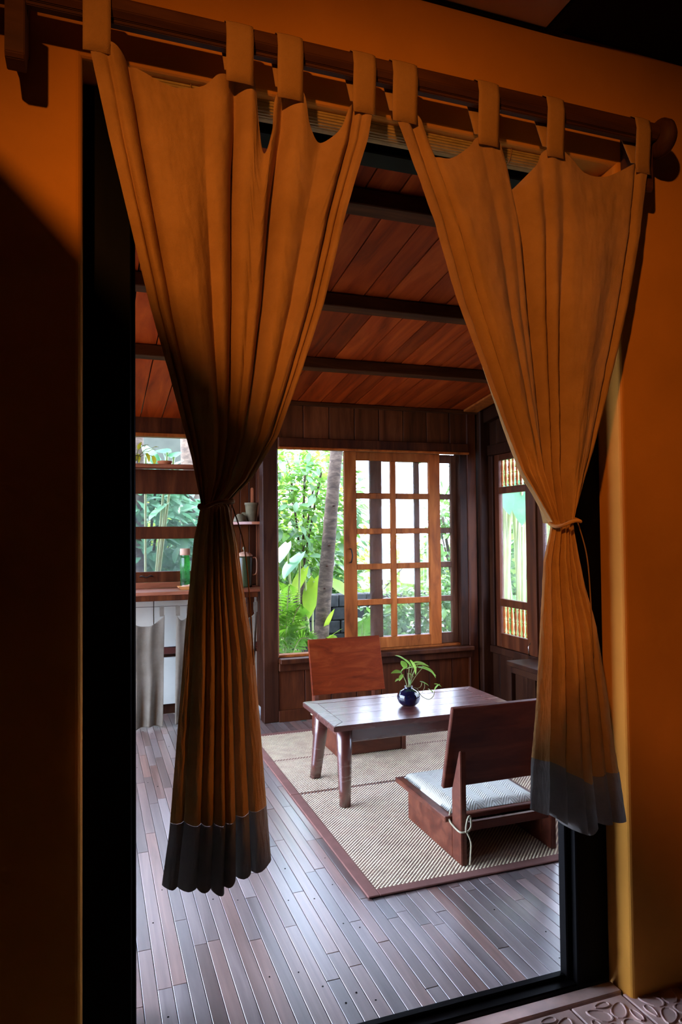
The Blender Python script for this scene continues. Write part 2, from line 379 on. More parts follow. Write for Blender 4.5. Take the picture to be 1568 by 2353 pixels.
# ------------------------------------------------------------------ door frame and open door leaf
tr = empty('trim_1', (0.8, 2.0, 0)); tag(tr, 'black wooden door frame inside the orange doorway', 'door frame', kind='structure')
box('jamb', (DX0, 1.955, -0.02), (0.100, 2.04, 2.70), 'black_wood', tr, 0.004)
box('jamb', (1.505, 1.955, -0.02), (DX1, 2.04, 2.70), 'black_wood', tr, 0.004)
box('stop_bead', (1.486, 1.985, 0.0), (1.505, 2.025, 2.66), 'black_wood', tr, 0.004)
box('stop_bead', (0.100, 1.985, 0.0), (0.112, 2.025, 2.66), 'black_wood', tr, 0.004)
box('lintel', (0.1, 1.955, 2.657), (1.505, 2.04, 2.72), 'black_wood', tr, 0.004)
box('threshold', (0.1, 1.955, -0.02), (1.505, 2.04, 0.006), 'black_wood', tr, 0.004)
box('threshold_rail', (0.1, 1.995, 0.004), (1.49, 2.012, 0.018), 'black_wood', tr, 0.003)
d1 = empty('door_1', (0.065, 2.2, 0)); tag(d1, 'black door leaf folded open behind the left jamb', 'door', kind='structure')
box('stile', (0.045, 2.05, 0.01), (0.085, 2.11, 2.65), 'black_wood', d1, 0.004)
box('stile', (0.045, 2.30, 0.01), (0.085, 2.36, 2.65), 'black_wood', d1, 0.004)
for z0, z1 in ((0.01, 0.16), (1.05, 1.16), (2.53, 2.65)): box('door_rail', (0.047, 2.11, z0), (0.083, 2.30, z1), 'black_wood', d1, 0.004)
box('door_panel', (0.057, 2.11, 0.16), (0.073, 2.30, 1.05), 'black_wood', d1, 0.002)
box('door_panel', (0.057, 2.11, 1.16), (0.073, 2.30, 2.53), 'black_wood', d1, 0.002)
place('door_handle', tube(curve([(0.085, 2.09, 1.30), (0.101, 2.09, 1.31), (0.104, 2.09, 1.38), (0.101, 2.09, 1.45), (0.085, 2.09, 1.46)], 6), 0.006), 'iron', d1, True)

# ------------------------------------------------------------------ timber floor of the sitting room
fl = empty('floor', (1.2, 3.6, 0)); tag(fl, 'narrow hardwood board floor of the sitting room', 'floor', kind='structure')
place('subfloor', boxes_mesh([((XL, 2.03, -0.10), (XR+0.1, YK+0.05, -0.022))]), 'black_wood', fl)
PIT_ = 0.0487; BW = PIT_-0.0022; boards = []
rb = random.Random(3)
nrow = int((XR-XL)/PIT_)
for i in range(nrow):
    x = 0.2265+(i-int((0.2265-XL)/PIT_))*PIT_
    if x < XL+0.03 or x > XR-0.02: continue
    y = 2.042-rb.uniform(0, 0.7); ymax = YK if x < 1.33 else YB
    while y < ymax:
        L = rb.choice((0.45, 0.6, 0.75, 0.9, 1.05, 1.25))
        y0 = max(y, 2.042); y1 = min(y+L-0.0018, ymax-0.002)
        if y1-y0 > 0.05: boards.append((x, y0, y1))
        y += L
def px_size(b):
    x, y0, y1 = b; ym = (y0+y1)/2
    dv = Vector((x, ym, -CAMZ)); dep = dv.dot(CF); sx = W_/2+F_*dv.dot(CR)/dep; sy = H_/2-F_*dv.dot(CU)/dep
    vis = 300 < sx < 1310 and sy < 2400
    if 1.12 < x < 2.8 and y0 > 2.72 and y1 < 5.1: vis = False
    return (y1-y0)/dep**2*(1 if vis else 0.001)
boards.sort(key=px_size, reverse=True)
bmeshes = {}
rest = []
for n, (x, y0, y1) in enumerate(boards):
    if n < 300:
        L = round((y1-y0)/0.01)*0.01
        o = link('floor_board', box_mesh(BW, round(y1-y0, 3), 0.022, 0.0012), 'floor_wood', fl, (x, (y0+y1)/2, -0.011+rb.uniform(-0.0006, 0.0004)), (0, rb.uniform(-0.006, 0.006), 0))
    else: rest.append(((x-BW/2, y0, -0.022), (x+BW/2, y1, 0.0)))
o = link('floor_boards', boxes_mesh(rest, 0.0012), 'floor_wood', fl, (0, 0, 0)); o['kind'] = 'stuff'
plugs = []
for (x, y0, y1) in boards[:330]:
    if rb.random() < 0.42: plugs.append((x+rb.uniform(-0.009, 0.009), rb.uniform(y0+0.05, y1-0.04)))
vs = []; fs = []
for (x, y) in plugs:
    b0 = len(vs); r = rb.uniform(0.0022, 0.0036)
    for k in range(7): vs.append((x+r*math.cos(k*0.8976), y+r*math.sin(k*0.8976), 0.0012))
    for k in range(7): vs.append((x+r*math.cos(k*0.8976), y+r*math.sin(k*0.8976), -0.004))
    fs.append(tuple(range(b0, b0+7)))
    for k in range(7): fs.append((b0+k, b0+7+k, b0+7+(k+1) % 7, b0+(k+1) % 7))
o = link('nail_plugs', mesh('plugs', vs, fs), 'black_wood', fl, (0, 0, 0)); o['kind'] = 'stuff'

# ------------------------------------------------------------------ plank ceiling and rafters
ce = empty('ceiling', (1.2, 3.8, CZ0)); tag(ce, 'sloping reddish plank ceiling with dark beams', 'ceiling', kind='structure')
ang = math.atan(KS); x = XL
rc = random.Random(11)
while x < XR+0.05:
    wd = rc.uniform(0.12, 0.20)
    for (ya, yb) in ((2.05, 3.62), (3.622, YK+0.02)):
        ym = (ya+yb)/2; ln = (yb-ya)/math.cos(ang)
        link('ceiling_plank', box_mesh(round(wd-0.007, 3), round(ln, 3), 0.02, 0.002), 'ceiling_wood', ce, (x+wd/2, ym, ceil_z(ym)+0.012+rc.uniform(-0.0015, 0.0015)), (-ang, 0, 0))
    x += wd
for yb in (2.665, 3.57, 4.477):
    z = ceil_z(yb)
    box('beam', (XL, yb, z-0.075), (XR, yb+0.105, z-0.004), 'beam_wood', ce, 0.004)
box('cornice', (1.30, YB-0.035, CZ0-0.03), (XR, YB, CZ0+0.0), 'beam_wood', ce, 0.003)
# roof above, with eaves
rz = lambda y: ceil_z(y)+0.09
me = prism([(1.9, rz(1.9)), (6.75, rz(6.75)), (6.75, rz(6.75)+0.12), (1.9, rz(1.9)+0.12)], 'x', XL-0.8, XR+0.8)
o = place('roof_deck', me, 'dark_wood'); tag(o, 'dark roof deck with eaves over the sitting room', 'roof', kind='structure')

# ------------------------------------------------------------------ back wall with the sliding window
wb = empty('wall_back', (2.3, YB, 0)); tag(wb, 'wooden plank wall around the sliding garden window', 'wall', kind='structure')
xs = [1.39+0.2215*k for k in range(9)]; xs[-1] = 3.13
for a, b in zip(xs, xs[1:]):
    box('wall_plank', (a+0.003, YB, 2.25), (b-0.003, YB+0.025, CZ0+0.02), 'upper_wood_lit', wb)
    box('wall_plank', (a+0.003, YB+0.01, 0.0), (b-0.003, YB+0.035, 0.47), 'wall_wood', wb)
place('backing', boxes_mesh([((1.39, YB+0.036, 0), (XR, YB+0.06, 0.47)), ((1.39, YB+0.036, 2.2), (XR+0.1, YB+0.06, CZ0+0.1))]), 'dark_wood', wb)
o = box('baseboard_back', (1.39, YB-0.015, 0.0), (3.13, YB+0.01, 0.09), 'wall_wood'); tag(o, 'dark wooden baseboard under the garden window', 'baseboard', kind='structure')
o = box('trim_2', (1.27, YB-0.005, 0.0), (1.392, YB+0.11, CZ0+0.02), 'post_wood', bev=0.006); tag(o, 'square dark wooden post between kitchen niche and window', 'post', kind='structure')
cp = empty('trim_3', (3.2, YB, 0)); tag(cp, 'dark wooden corner posts right of the garden window', 'post', kind='structure')
box('post', (3.10, YB-0.02, 0.0), (3.19, YB+0.08, CZ0), 'wall_wood', cp, 0.006)
box('post', (3.20, YB-0.07, 0.0), (3.31, YB+0.08, CZ0), 'dark_wood', cp, 0.01)
w1 = empty('window_1', (2.25, YB, 0.5)); tag(w1, 'sliding wooden garden window with small square panes', 'window', kind='structure')
box('window_head', (1.392, YB-0.045, 2.172), (3.10, YB+0.10, 2.255), 'wall_wood', w1, 0.005)
box('head_moulding', (1.392, YB-0.06, 2.160), (3.10, YB-0.02, 2.178), 'frame_wood', w1, 0.004)
box('window_sill', (1.392, YB-0.075, 0.462), (3.12, YB+0.12, 0.500), 'wall_wood', w1, 0.006)
box('sill_apron', (1.392, YB-0.03, 0.40), (3.12, YB+0.005, 0.462), 'wall_wood', w1, 0.004)
box('sill_track', (1.392, YB+0.02, 0.500), (3.10, YB+0.10, 0.520), 'frame_wood', w1, 0.003)
box('window_jamb', (3.03, YB-0.01, 0.5), (3.10, YB+0.10, 2.175), 'dark_wood', w1, 0.004)
box('window_jamb', (1.390, YB+0.015, 0.5), (1.402, YB+0.10, 2.175), 'frame_wood', w1, 0.003)
def sash(x0, x1, y, name, fm='frame_wood'):
    s = empty(name, (x0, y, 0.52)); s.parent = w1; s.location = Vector((x0, y, 0.52))-w1.location
    z0, z1 = 0.522, 2.165; st = 0.105; d = 0.018
    box('stile', (x0, y-d, z0), (x0+st, y+d, z1), fm, s, 0.003)
    box('stile', (x1-st, y-d, z0), (x1, y+d, z1), fm, s, 0.003)
    box('top_rail', (x0+st, y-d+.001, 2.092), (x1-st, y+d-.001, z1), fm, s, 0.003)
    box('bottom_rail', (x0+st, y-d+.001, z0), (x1-st, y+d-.001, 0.612), fm, s, 0.003)
    xm = (x0+x1)/2; gh = (2.092-0.612)/5
    box('muntin', (xm-0.024, y-d+.002, 0.612), (xm+0.024, y+d-.002, 2.092), fm, s, 0.004)
    for k in range(1, 5):
        zc = 0.612+gh*k
        box('muntin', (x0+st, y-d+.003, zc-0.024), (xm-0.024, y+d-.003, zc+0.024), fm, s, 0.004)
        box('muntin', (xm+0.024, y-d+.003, zc-0.024), (x1-st, y+d-.003, zc+0.024), fm, s, 0.004)
    for k in range(5):
        za = 0.612+gh*k; zb_ = za+gh
        for xa, xb in ((x0+st, xm), (xm, x1-st)):
            box('pane', (xa, y-0.002, za), (xb, y+0.002, zb_), 'window_glass', s, 0)
    return s
sf = sash(1.968, 2.850, YB+0.035, 'sliding_sash')
sash(2.215, 3.085, YB+0.078, 'rear_sash', 'sash_backlit')
hx = 2.012; hy = YB+0.015
place('pull_handle', tube(curve([(hx, hy, 1.245), (hx, hy-0.022, 1.25), (hx+0.008, hy-0.03, 1.30), (hx, hy-0.022, 1.35), (hx, hy, 1.355)], 6), [0.006]*31, 8), 'iron', w1, True)
place('handle_plate', lathe([(0.012, -0.002), (0.012, 0.002)], 14), 'iron', w1).location = Vector((hx, hy+0.001, 1.24))-w1.location

# ------------------------------------------------------------------ right wall with baluster windows
wr = empty('wall_right', (XR, 3.8, 0)); tag(wr, 'dark wooden right wall below the baluster windows', 'wall', kind='structure')
y = 2.05
while y < YB-0.05:
    box('wall_plank', (XR, y+0.003, 0), (XR+0.03, min(y+0.2, YB)-0.003, 0.44), 'dark_wood', wr)
    box('wall_plank', (XR, y+0.003, 2.22), (XR+0.03, min(y+0.2, YB)-0.003, ceil_z(y)+0.03), 'dark_wood', wr)
    y += 0.2
box('wall_sill', (XR-0.03, 2.05, 0.44), (XR+0.07, YB-0.07, 0.50), 'dark_wood', wr, 0.004)
box('wall_head', (XR-0.03, 2.05, 2.15), (XR+0.07, YB-0.07, 2.24), 'dark_wood', wr, 0.004)
me = prism([(2.05, ceil_z(2.05)-0.14), (YB, ceil_z(YB)-0.12), (YB, ceil_z(YB)), (2.05, ceil_z(2.05)-0.005)], 'x', XR-0.06, XR+0.05, 0.003)
place('wall_plate', me, 'dark_wood', wr)
me = prism([(4.6, ceil_z(4.6)-0.02), (YB-0.04, ceil_z(YB-0.04)-0.02), (YB-0.04, ceil_z(YB-0.04)-0.003), (4.6, ceil_z(4.6)-0.003)], 'x', XR-0.24, XR-0.10, 0.002)
place('ceiling_batten', me, 'frame_wood', wr)
bal_prof = [(0.006, 0), (0.010, 0.012), (0.006, 0.02), (0.011, 0.05), (0.012, 0.075), (0.0065, 0.105), (0.012, 0.112), (0.0065, 0.119), (0.012, 0.15), (0.011, 0.175), (0.006, 0.205), (0.010, 0.213), (0.006, 0.225)]
bal_me = lathe(bal_prof, 10); 
for f in bal_me.polygons: f.use_smooth = True
def leaf_window(y0, y1, idx, label):
    win = empty('window_%d' % idx, (XR+0.02, (y0+y1)/2, 0.5)); tag(win, label, 'window', kind='structure')
    X0, X1 = XR+0.0, XR+0.04; st = 0.065
    box('stile', (X0, y0, 0.5), (X1, y0+st, 2.15), 'wall_wood', win, 0.003)
    box('stile', (X0, y1-st, 0.5), (X1, y1, 2.15), 'wall_wood', win, 0.003)
    for za, zb_ in ((0.5, 0.617), (0.850, 0.912), (1.812, 1.868), (2.098, 2.15)):
        box('window_rail', (X0+.001, y0+st, za), (X1-.001, y1-st, zb_), 'wall_wood', win, 0.003)
    box('pane', (XR+0.018, y0+st, 0.912), (XR+0.022, y1-st, 1.812), 'window_glass', win, 0)
    n = 7
    for zb_ in (0.621, 1.871):
        for k in range(n):
            link('baluster', bal_me, 'frame_wood', win, (XR+0.02, y0+st+(y1-y0-2*st)*(k+0.5)/n, zb_))
    return win
leaf_window(4.775, 5.295, 2, 'narrow baluster window leaf near the back corner')
leaf_window(4.16, 4.68, 3, 'second baluster window leaf behind the right curtain')
leaf_window(3.55, 4.07, 4, 'third baluster window leaf hidden towards the doorway')
leaf_window(2.94, 3.46, 5, 'last baluster window leaf beside the doorway')
for n, (a, b) in enumerate(((5.295, 5.37), (4.68, 4.775), (4.07, 4.16), (3.46, 3.55), (2.05, 2.94))):
    box('window_post', (XR-0.02, a+0.002, 0.5), (XR+0.07, b-0.002, 2.15), 'wall_wood' if n else 'dark_wood', wr, 0.004)
place('casement_stay', tube([(XR-0.004, 4.79, 0.60), (XR-0.03, 4.785, 0.57), (XR-0.028, 4.78, 0.50)], 0.005), 'steel', wr, True)

wi = empty('added_panelling', (0.8, 2.05, 0)); tag(wi, 'unseen dark panelling added to cut bounce on the room side', 'wall', kind='structure')  # unseen dark boards, added so the door wall bounces less light inward
for (xa, xb) in ((XL, DX0-0.005), (DX1+0.005, XR)):
    n_ = max(1, int((xb-xa)/0.2)); st_ = (xb-xa)/n_
    for k_ in range(n_): box('wall_plank', (xa+k_*st_+0.002, 2.041, 0), (xa+(k_+1)*st_-0.002, 2.062, 3.0), 'dark_wood', wi)
box('header_board', (DX0-0.005, 2.041, 2.70), (DX1+0.005, 2.062, 3.0), 'dark_wood', wi)

# ------------------------------------------------------------------ left wall (open, daylight side)
wl2 = empty('left_wall_or_screen', (XL, 4, 0)); tag(wl2, 'left wooden wall with a wide open window band', 'wall', kind='structure')
box('wall_panel', (XL-0.05, 2.04, -0.1), (XL, YK, 0.12), 'wall_wood', wl2)
box('wall_panel', (XL-0.05, 2.04, 2.42), (XL, YK, 3.05), 'wall_wood', wl2)
box('wall_panel', (XL-0.05, 2.04, 0.35), (XL, 2.42, 2.42), 'wall_wood', wl2)
box('window_post', (XL-0.05, 3.5, 0.1), (XL, 3.6, 2.42), 'wall_wood', wl2)
for y in (4.7, 5.93): box('window_post', (XL-0.05, y, 0.35), (XL, y+0.1, 2.42), 'wall_wood', wl2)

# ------------------------------------------------------------------ kitchen niche
wk = empty('wall_kitchen', (0.3, YK, 0)); tag(wk, 'kitchen niche wall, white boards below and window above', 'wall', kind='structure')
x = XL
xk = [XL, -0.9, -0.42, 0.02, 0.482, 0.94, 1.36]
for a, b in zip(xk, xk[1:]):
    box('white_board', (a+0.003, YK-0.03, 0.556), (b-0.003, YK, 1.00), 'white_paint', wk, 0.003)
    box('white_board', (a+0.003, YK-0.03, 0.085), (b-0.003, YK, 0.470), 'white_paint', wk, 0.003)
box('middle_rail', (XL, YK-0.045, 0.500), (1.36, YK-0.002, 0.552), 'table_wood', wk, 0.003)
box('backing', (XL, YK, 0), (1.36, YK+0.03, 1.04), 'dark_wood', wk, 0)
box('backing', (0.98, YK, 1.04), (1.36, YK+0.03, 2.5), 'dark_wood', wk, 0)
for k in range(5): box('wall_plank', (0.985+k*0.075, YK-0.02, 1.05), (0.985+k*0.075+0.072, YK, 2.46), 'wall_wood', wk)
for k in range(7): box('wall_plank', (1.345, YB+0.11+k*0.072, 0.02), (1.365, YB+0.11+k*0.072+0.069, 2.5), 'wall_wood', wk)
wk1 = empty('window_6', (0, YK, 1.1)); tag(wk1, 'wide kitchen window with two low panes and open vent above', 'window', kind='structure')
X0, X1 = XL, 0.985
box('bottom_rail', (X0, YK-0.01, 1.094), (X1, YK+0.04, 1.181), 'wall_wood', wk1)
box('window_rail', (X0, YK-0.01, 1.454), (X1, YK+0.04, 1.556), 'wall_wood', wk1)
box('window_rail', (X0, YK-0.01, 1.829), (X1, YK+0.04, 2.034), 'wall_wood', wk1)
box('stile', (X1-0.08, YK-0.012, 1.094), (X1, YK+0.042, 2.31), 'wall_wood', wk1)
box('stile', (X0, YK-0.012, 1.094), (X0+0.08, YK+0.042, 2.31), 'wall_wood', wk1)
box('stile', (-0.16, YK-0.012, 1.094), (-0.08, YK+0.042, 2.31), 'wall_wood', wk1)
box('vent_head', (X0, YK-0.03, 2.305), (X1, YK+0.05, 2.335), 'frame_wood', wk1)
box('vent_board', (X0, YK, 2.335), (X1, YK+0.03, 2.50), 'wall_wood', wk1)
for za, zb_ in ((1.181, 1.454), (1.556, 1.829)): 
    box('pane', (-0.08, YK+0.012, za), (X1-0.08, YK+0.016, zb_), 'window_glass', wk1, 0)
    box('pane', (X0+0.08, YK+0.012, za), (-0.16, YK+0.016, zb_), 'window_glass', wk1, 0)
hh = tube(curve([(0.37, YK-0.012, 1.142), (0.385, YK-0.03, 1.15), (0.42, YK-0.034, 1.136), (0.455, YK-0.03, 1.15), (0.475, YK-0.012, 1.142)], 6), 0.005)
place('pull_handle', hh, 'iron', wk1, True)
o = box('plant_shelf', (XL, 5.86, 2.035), (1.00, YK-0.012, 2.065), 'counter_wood', bev=0.004); tag(o, 'reddish wooden ledge shelf above the kitchen window panes', 'shelf')
ct = empty('kitchen_counter', (0.0, 5.8, 0)); tag(ct, 'long reddish wooden kitchen counter above grey cloth curtains', 'counter')
box('worktop', (XL, 5.60, 1.018), (1.340, YK-0.031, 1.045), 'counter_wood', ct, 0.004)
box('counter_apron', (XL, 5.61, 0.975), (1.27, 5.64, 1.018), 'wall_wood', ct, 0.003)
box('backboard', (XL, YK-0.03, 1.045), (0.98, YK-0.012, 1.094), 'counter_wood', ct, 0.003)
box('counter_leg', (XL+0.02, 5.62, 0), (XL+0.08, 5.68, 0.975), 'wall_wood', ct, 0.003)
box('counter_leg', (1.21, 5.75, 0), (1.27, 5.81, 1.018), 'wall_wood', ct, 0.003)
o = place('curtain_wire', tube([(XL+0.02, 5.60, 0.932), (0.3, 5.60, 0.934), (1.268, 5.60, 0.932)], 0.0018, 6), 'iron'); tag(o, 'thin wire carrying the grey cloths under the counter', 'wire')

def cloth_panel(name, x0, x1, ztop, zbot, y, tabs, label, sag, folds, seed, flare=0.0, mat='grey_cloth'):
    r = random.Random(seed); nu, nv = 60, 60
    e = empty(name, ((x0+x1)/2, y, zbot)); tag(e, label, 'curtain', 'grey cloths under the kitchen counter')
    vs = []; fs = []
    ph = [r.uniform(0, 6.28) for _ in range(4)]
    for j in range(nv+1):
        v = j/nv
        for i in range(nu+1):
            u = i/nu
            s = 0.0
            t = sorted(tabs)
            for a, b in zip(t, t[1:]):
                if a <= u <= b: q = (u-a)/(b-a); s = sag*(4*q*(1-q))**0.8
            zt = ztop-0.062-s
            z = zt+(zbot-zt)*v + 0.006*math.sin(6*u+ph[0])*v
            x = x0+(x1-x0)*u + flare*(u-0.5)*v
            f = math.sin(folds*6.28*u+ph[1]+0.8*math.sin(3*u+ph[2])+0.7*v)
            yy = y - (0.006+0.016*v)*f - 0.012*s/max(sag, 1e-6)*(1-v) + 0.004*math.sin(17*u+9*v+ph[3])
            vs.append((x+0.004*math.cos(folds*6.28*u+ph[1]), yy, z))
    for j in range(nv):
        for i in range(nu):
            a = j*(nu+1)+i; fs.append((a, a+1, a+nu+2, a+nu+1))
    c = place('cloth', mesh('cloth', vs, fs), mat, e, True)
    sd = c.modifiers.new('thickness', 'SOLIDIFY'); sd.thickness = 0.0016
    for t in tabs:
        if not 0.1 < t < 0.9: t = min(max(t, 0.0), 1.0)
        xt = x0+(x1-x0)*t; xt = min(max(xt, x0+0.016), x1-0.016)
        lp = [(y-0.006, ztop-0.075), (y-0.007, ztop), (y, ztop+0.006), (y+0.007, ztop), (y+0.007, ztop-0.06), (y+0.0055, ztop-0.06), (y+0.0055, ztop), (y, ztop+0.0045), (y-0.0055, ztop), (y-0.0045, ztop-0.075)]
        place('tab', prism(lp, 'x', xt-0.016, xt+0.016), mat, e)
    return e
cloth_panel('cloth_curtain', 0.245, 0.525, 0.932, 0.015, 5.60, (0.0, 1.0), 'grey cloth under the counter, nearest the black door frame', 0.085, 2.2, 5, -0.03)
cloth_panel('cloth_curtain', 0.615, 0.90, 0.932, 0.015, 5.60, (0.0, 0.35, 1.0), 'grey cloth under the counter, mostly behind the left ochre curtain', 0.05, 2.6, 8, 0.03)
cloth_panel('cloth_curtain', 1.02, 1.262, 0.932, 0.03, 5.60, (0.0, 0.95), 'grey cloth under the counter beside the dark post', 0.07, 3.2, 9, -0.08)

# things on the counter and shelves
def thing(name, label, cat, loc): 
    o = empty(name, loc); return tag(o, label, cat)
k = thing('enamel_pitcher', 'dark green pitcher with pale lid on the counter end', 'pitcher', (1.20, 5.80, 1.045))
def at_loc(o, parent, world): o.location = Vector(world)-parent.location; return o
at_loc(link('body', lathe([(0.062, 0), (0.063, 0.02), (0.066, 0.12), (0.068, 0.24), (0.066, 0.255), (0.05, 0.258)], 32), 'kettle_green', None, smooth=True), k, (1.20, 5.80, 1.046)).parent = k
at_loc(link('lid', lathe([(0.069, 0.0), (0.066, 0.012), (0.045, 0.028), (0.015, 0.036), (0.008, 0.04)], 32), 'pale_wood', None, smooth=True), k, (1.20, 5.80, 1.302)).parent = k
at_loc(link('knob', lathe([(0.005, 0), (0.006, 0.012), (0.014, 0.022), (0.016, 0.032), (0.011, 0.042), (0.003, 0.046)], 20), 'stoneware', None, smooth=True), k, (1.20, 5.80, 1.338)).parent = k
place('handle', tube(curve([(1.262, 5.79, 1.285), (1.285, 5.785, 1.29), (1.298, 5.78, 1.27), (1.300, 5.78, 1.20), (1.292, 5.78, 1.155), (1.262, 5.79, 1.145)], 6), 0.006), 'pale_wood', k, True)
def quarter(name, z, r, label):
    pts = [(1.344, 6.005)]+[(1.344-r*math.cos(a), 6.005-r*1.35*math.sin(a)) for a in [i*math.pi/2/12 for i in range(13)]]
    o = place(name, prism(pts, 'z', z-0.022, z, 0.002), 'counter_wood'); return tag(o, label, 'shelf')
quarter('corner_shelf', 1.588, 0.32, 'rounded wooden corner shelf holding a flower pot and bowls')
p = thing('flower_pot', 'tapered grey stoneware pot on the corner shelf', 'pot', (1.262, 5.80, 1.589))
pot_me = lathe([(0.038, 0), (0.039, 0.005), (0.054, 0.14), (0.058, 0.142), (0.059, 0.16), (0.055, 0.16), (0.050, 0.13), (0.036, 0.02)], 28)
o = link('vessel', pot_me, 'stoneware', p, (1.262, 5.80, 1.589), smooth=True)
s = thing('wooden_paddle', 'reddish wooden paddle handle standing in the flower pot', 'utensil', (1.27, 5.81, 1.61))
pp = [(-0.012, 0), (0.012, 0), (0.012, 0.25), (0.009, 0.262), (0, 0.266), (-0.009, 0.262), (-0.012, 0.25)]
me = prism([(1.27+a, 1.612+b) for a, b in pp], 'y', 5.805, 5.813, 0.002); place('paddle_blade', me, 'terracotta', s)
b_me = lathe([(0.062, 0), (0.060, 0.012), (0.048, 0.045), (0.030, 0.058), (0.024, 0.066), (0.022, 0.066)], 8)
o = link('bowl', b_me, 'stoneware', None, (1.165, 5.79, 1.589), (0, 0, 0.3), True); tag(o, 'front grey bowl turned upside down on the corner shelf', 'bowl')
o = link('bowl', b_me, 'stoneware', None, (1.225, 5.90, 1.589), (0, 0, 0.6), True); o.scale = (0.95, 0.95, 1.25); tag(o, 'rear grey bowl behind the flower pot on the corner shelf', 'bowl')
o = thing('glass_bottle', 'green glass bottle with pale wooden cap by kitchen window', 'bottle', (0.728, 5.93, 1.045))
link('body', lathe([(0.038, 0), (0.040, 0.01), (0.040, 0.25), (0.034, 0.262), (0.034, 0.27)], 10), 'green_glass', o, (0.728, 5.93, 1.046))
link('cap', lathe([(0.041, 0), (0.042, 0.003), (0.042, 0.052), (0.040, 0.055)], 24), 'pale_wood', o, (0.728, 5.93, 1.317), smooth=True)
o = thing('wooden_tray', 'small honey coloured wooden tray on the kitchen counter', 'tray', (0.73, 5.80, 1.045))
place('tray_body', prism([(0.655, 1.060), (0.675, 1.046), (0.865, 1.046), (0.885, 1.060), (0.885, 1.066), (0.655, 1.066)], 'y', 5.72, 5.84, 0.002), 'honey_wood', o)
place('tray_rim', boxes_mesh([((0.652, 5.716, 1.062), (0.888, 5.722, 1.071)), ((0.652, 5.838, 1.062), (0.888, 5.844, 1.071))]), 'honey_wood', o)
o = place('wooden_spoon', tube(curve([(0.69, 5.79, 1.075), (0.74, 5.785, 1.078), (0.80, 5.78, 1.088), (0.87, 5.775, 1.094)], 6), [0.004]*6+[0.007]*7+[0.009]*6, 8), 'pale_wood', None, True); tag(o, 'pale wooden spoon lying across the tray, upper one', 'spoon')
o = place('wooden_spoon', tube([(0.68, 5.76, 1.070), (0.72, 5.75, 1.073), (0.79, 5.75, 1.073)], 0.006, 8), 'pale_wood', None, True); tag(o, 'pale wooden spoon under the other one in the tray', 'spoon')
o = link('plant_saucer', lathe([(0.048, 0), (0.05, 0.004), (0.058, 0.016), (0.061, 0.02), (0.062, 0.028), (0.058, 0.028), (0.05, 0.012), (0.02, 0.008)], 28), 'terracotta', None, (0.565, 5.93, 2.066), None, True); tag(o, 'low terracotta saucer on the ledge above the window', 'saucer')

# pothos-like leaf
def heart_leaf(L, Wd, fold=0.25, droop=0.3, n=8, heart=True):
    """leaf along +Y from its stalk, folded along the midrib"""
    vs = []; fs = []
    for i in range(n+1):
        t = i/n; wv = Wd*(math.sin(math.pi*min(1, t*0.92+0.08)))**0.75*(1-0.35*t) if heart else Wd*math.sin(math.pi*(0.04+0.96*t))**0.8
        if i == n: wv = 0.0004
        z = -droop*L*t*t; y = L*t-(0.05*L if heart and i == 0 else 0)
        vs += [(-wv, y-(0.10*L*(1-t)**3 if heart else 0), z+fold*wv), (0, y, z), (wv, y-(0.10*L*(1-t)**3 if heart else 0), z+fold*wv)]
    for i in range(n):
        a = i*3; fs += [(a, a+1, a+4, a+3), (a+1, a+2, a+5, a+4)]
    me = mesh('leaf', vs, fs)
    for f in me.polygons: f.use_smooth = True
    return me
def put_leaf(name, me, mat, parent, pos, direction, roll=0.0, scale=1.0):
    o = link(name, me, mat, parent, pos)
    d = Vector(direction).normalized(); q = d.to_track_quat('Y', 'Z'); 
    o.rotation_euler = (q.to_matrix() @ Matrix.Rotation(roll, 3, 'Y')).to_euler(); o.scale = (scale,)*3
    return o
jl = heart_leaf(0.07, 0.024, 0.3, 0.35)
j = thing('ledge_plant', 'yellow-green trailing plant in a wire basket on the ledge', 'plant', (0.34, 5.93, 2.066))
for kk in range(6):
    a = kk*math.pi/3; place('basket_wire', tube([(0.33+0.03*math.cos(a), 5.93+0.03*math.sin(a), 2.067), (0.33+0.045*math.cos(a), 5.93+0.045*math.sin(a), 2.13)], 0.0025, 6), 'iron', j)
place('basket_ring', tube([(0.33+0.046*math.cos(a), 5.93+0.046*math.sin(a), 2.13) for a in [i*math.pi/8 for i in range(17)]], 0.003, 6), 'iron', j)
for (x, z, dx, dz, s, mt) in ((0.36, 2.19, .1, .9, .9, 'leaf_yellow'), (0.375, 2.20, .5, .4, 1.0, 'leaf_yellow'), (0.33, 2.16, -.4, -.8, 1.0, 'leaf_yellow'), (0.42, 2.15, .4, -.8, 1., 'leaf_mid'), (0.47, 2.13, .3, -.9, 1.0, 'leaf_yellow'), (0.44, 2.17, .6, .5, .8, 'leaf_pale'), (0.47, 2.20, .6, .3, .7, 'leaf_yellow'), (0.31, 2.12, -.5, -.6, 1.1, 'leaf_mid'), (0.35, 2.14, .2, -.8, .9, 'leaf_yellow')):
    put_leaf('leaf', jl if mt == 'leaf_yellow' else jl.copy(), mt, j, (x, 5.92, z), (dx, -0.3, dz), 0.3, s)
    place('stem', tube(curve([(0.335, 5.93, 2.09), ((x+0.335)/2, 5.93, (2.16+z)/2), (x, 5.92, z)], 4), 0.0022, 6), 'stem_green', j)

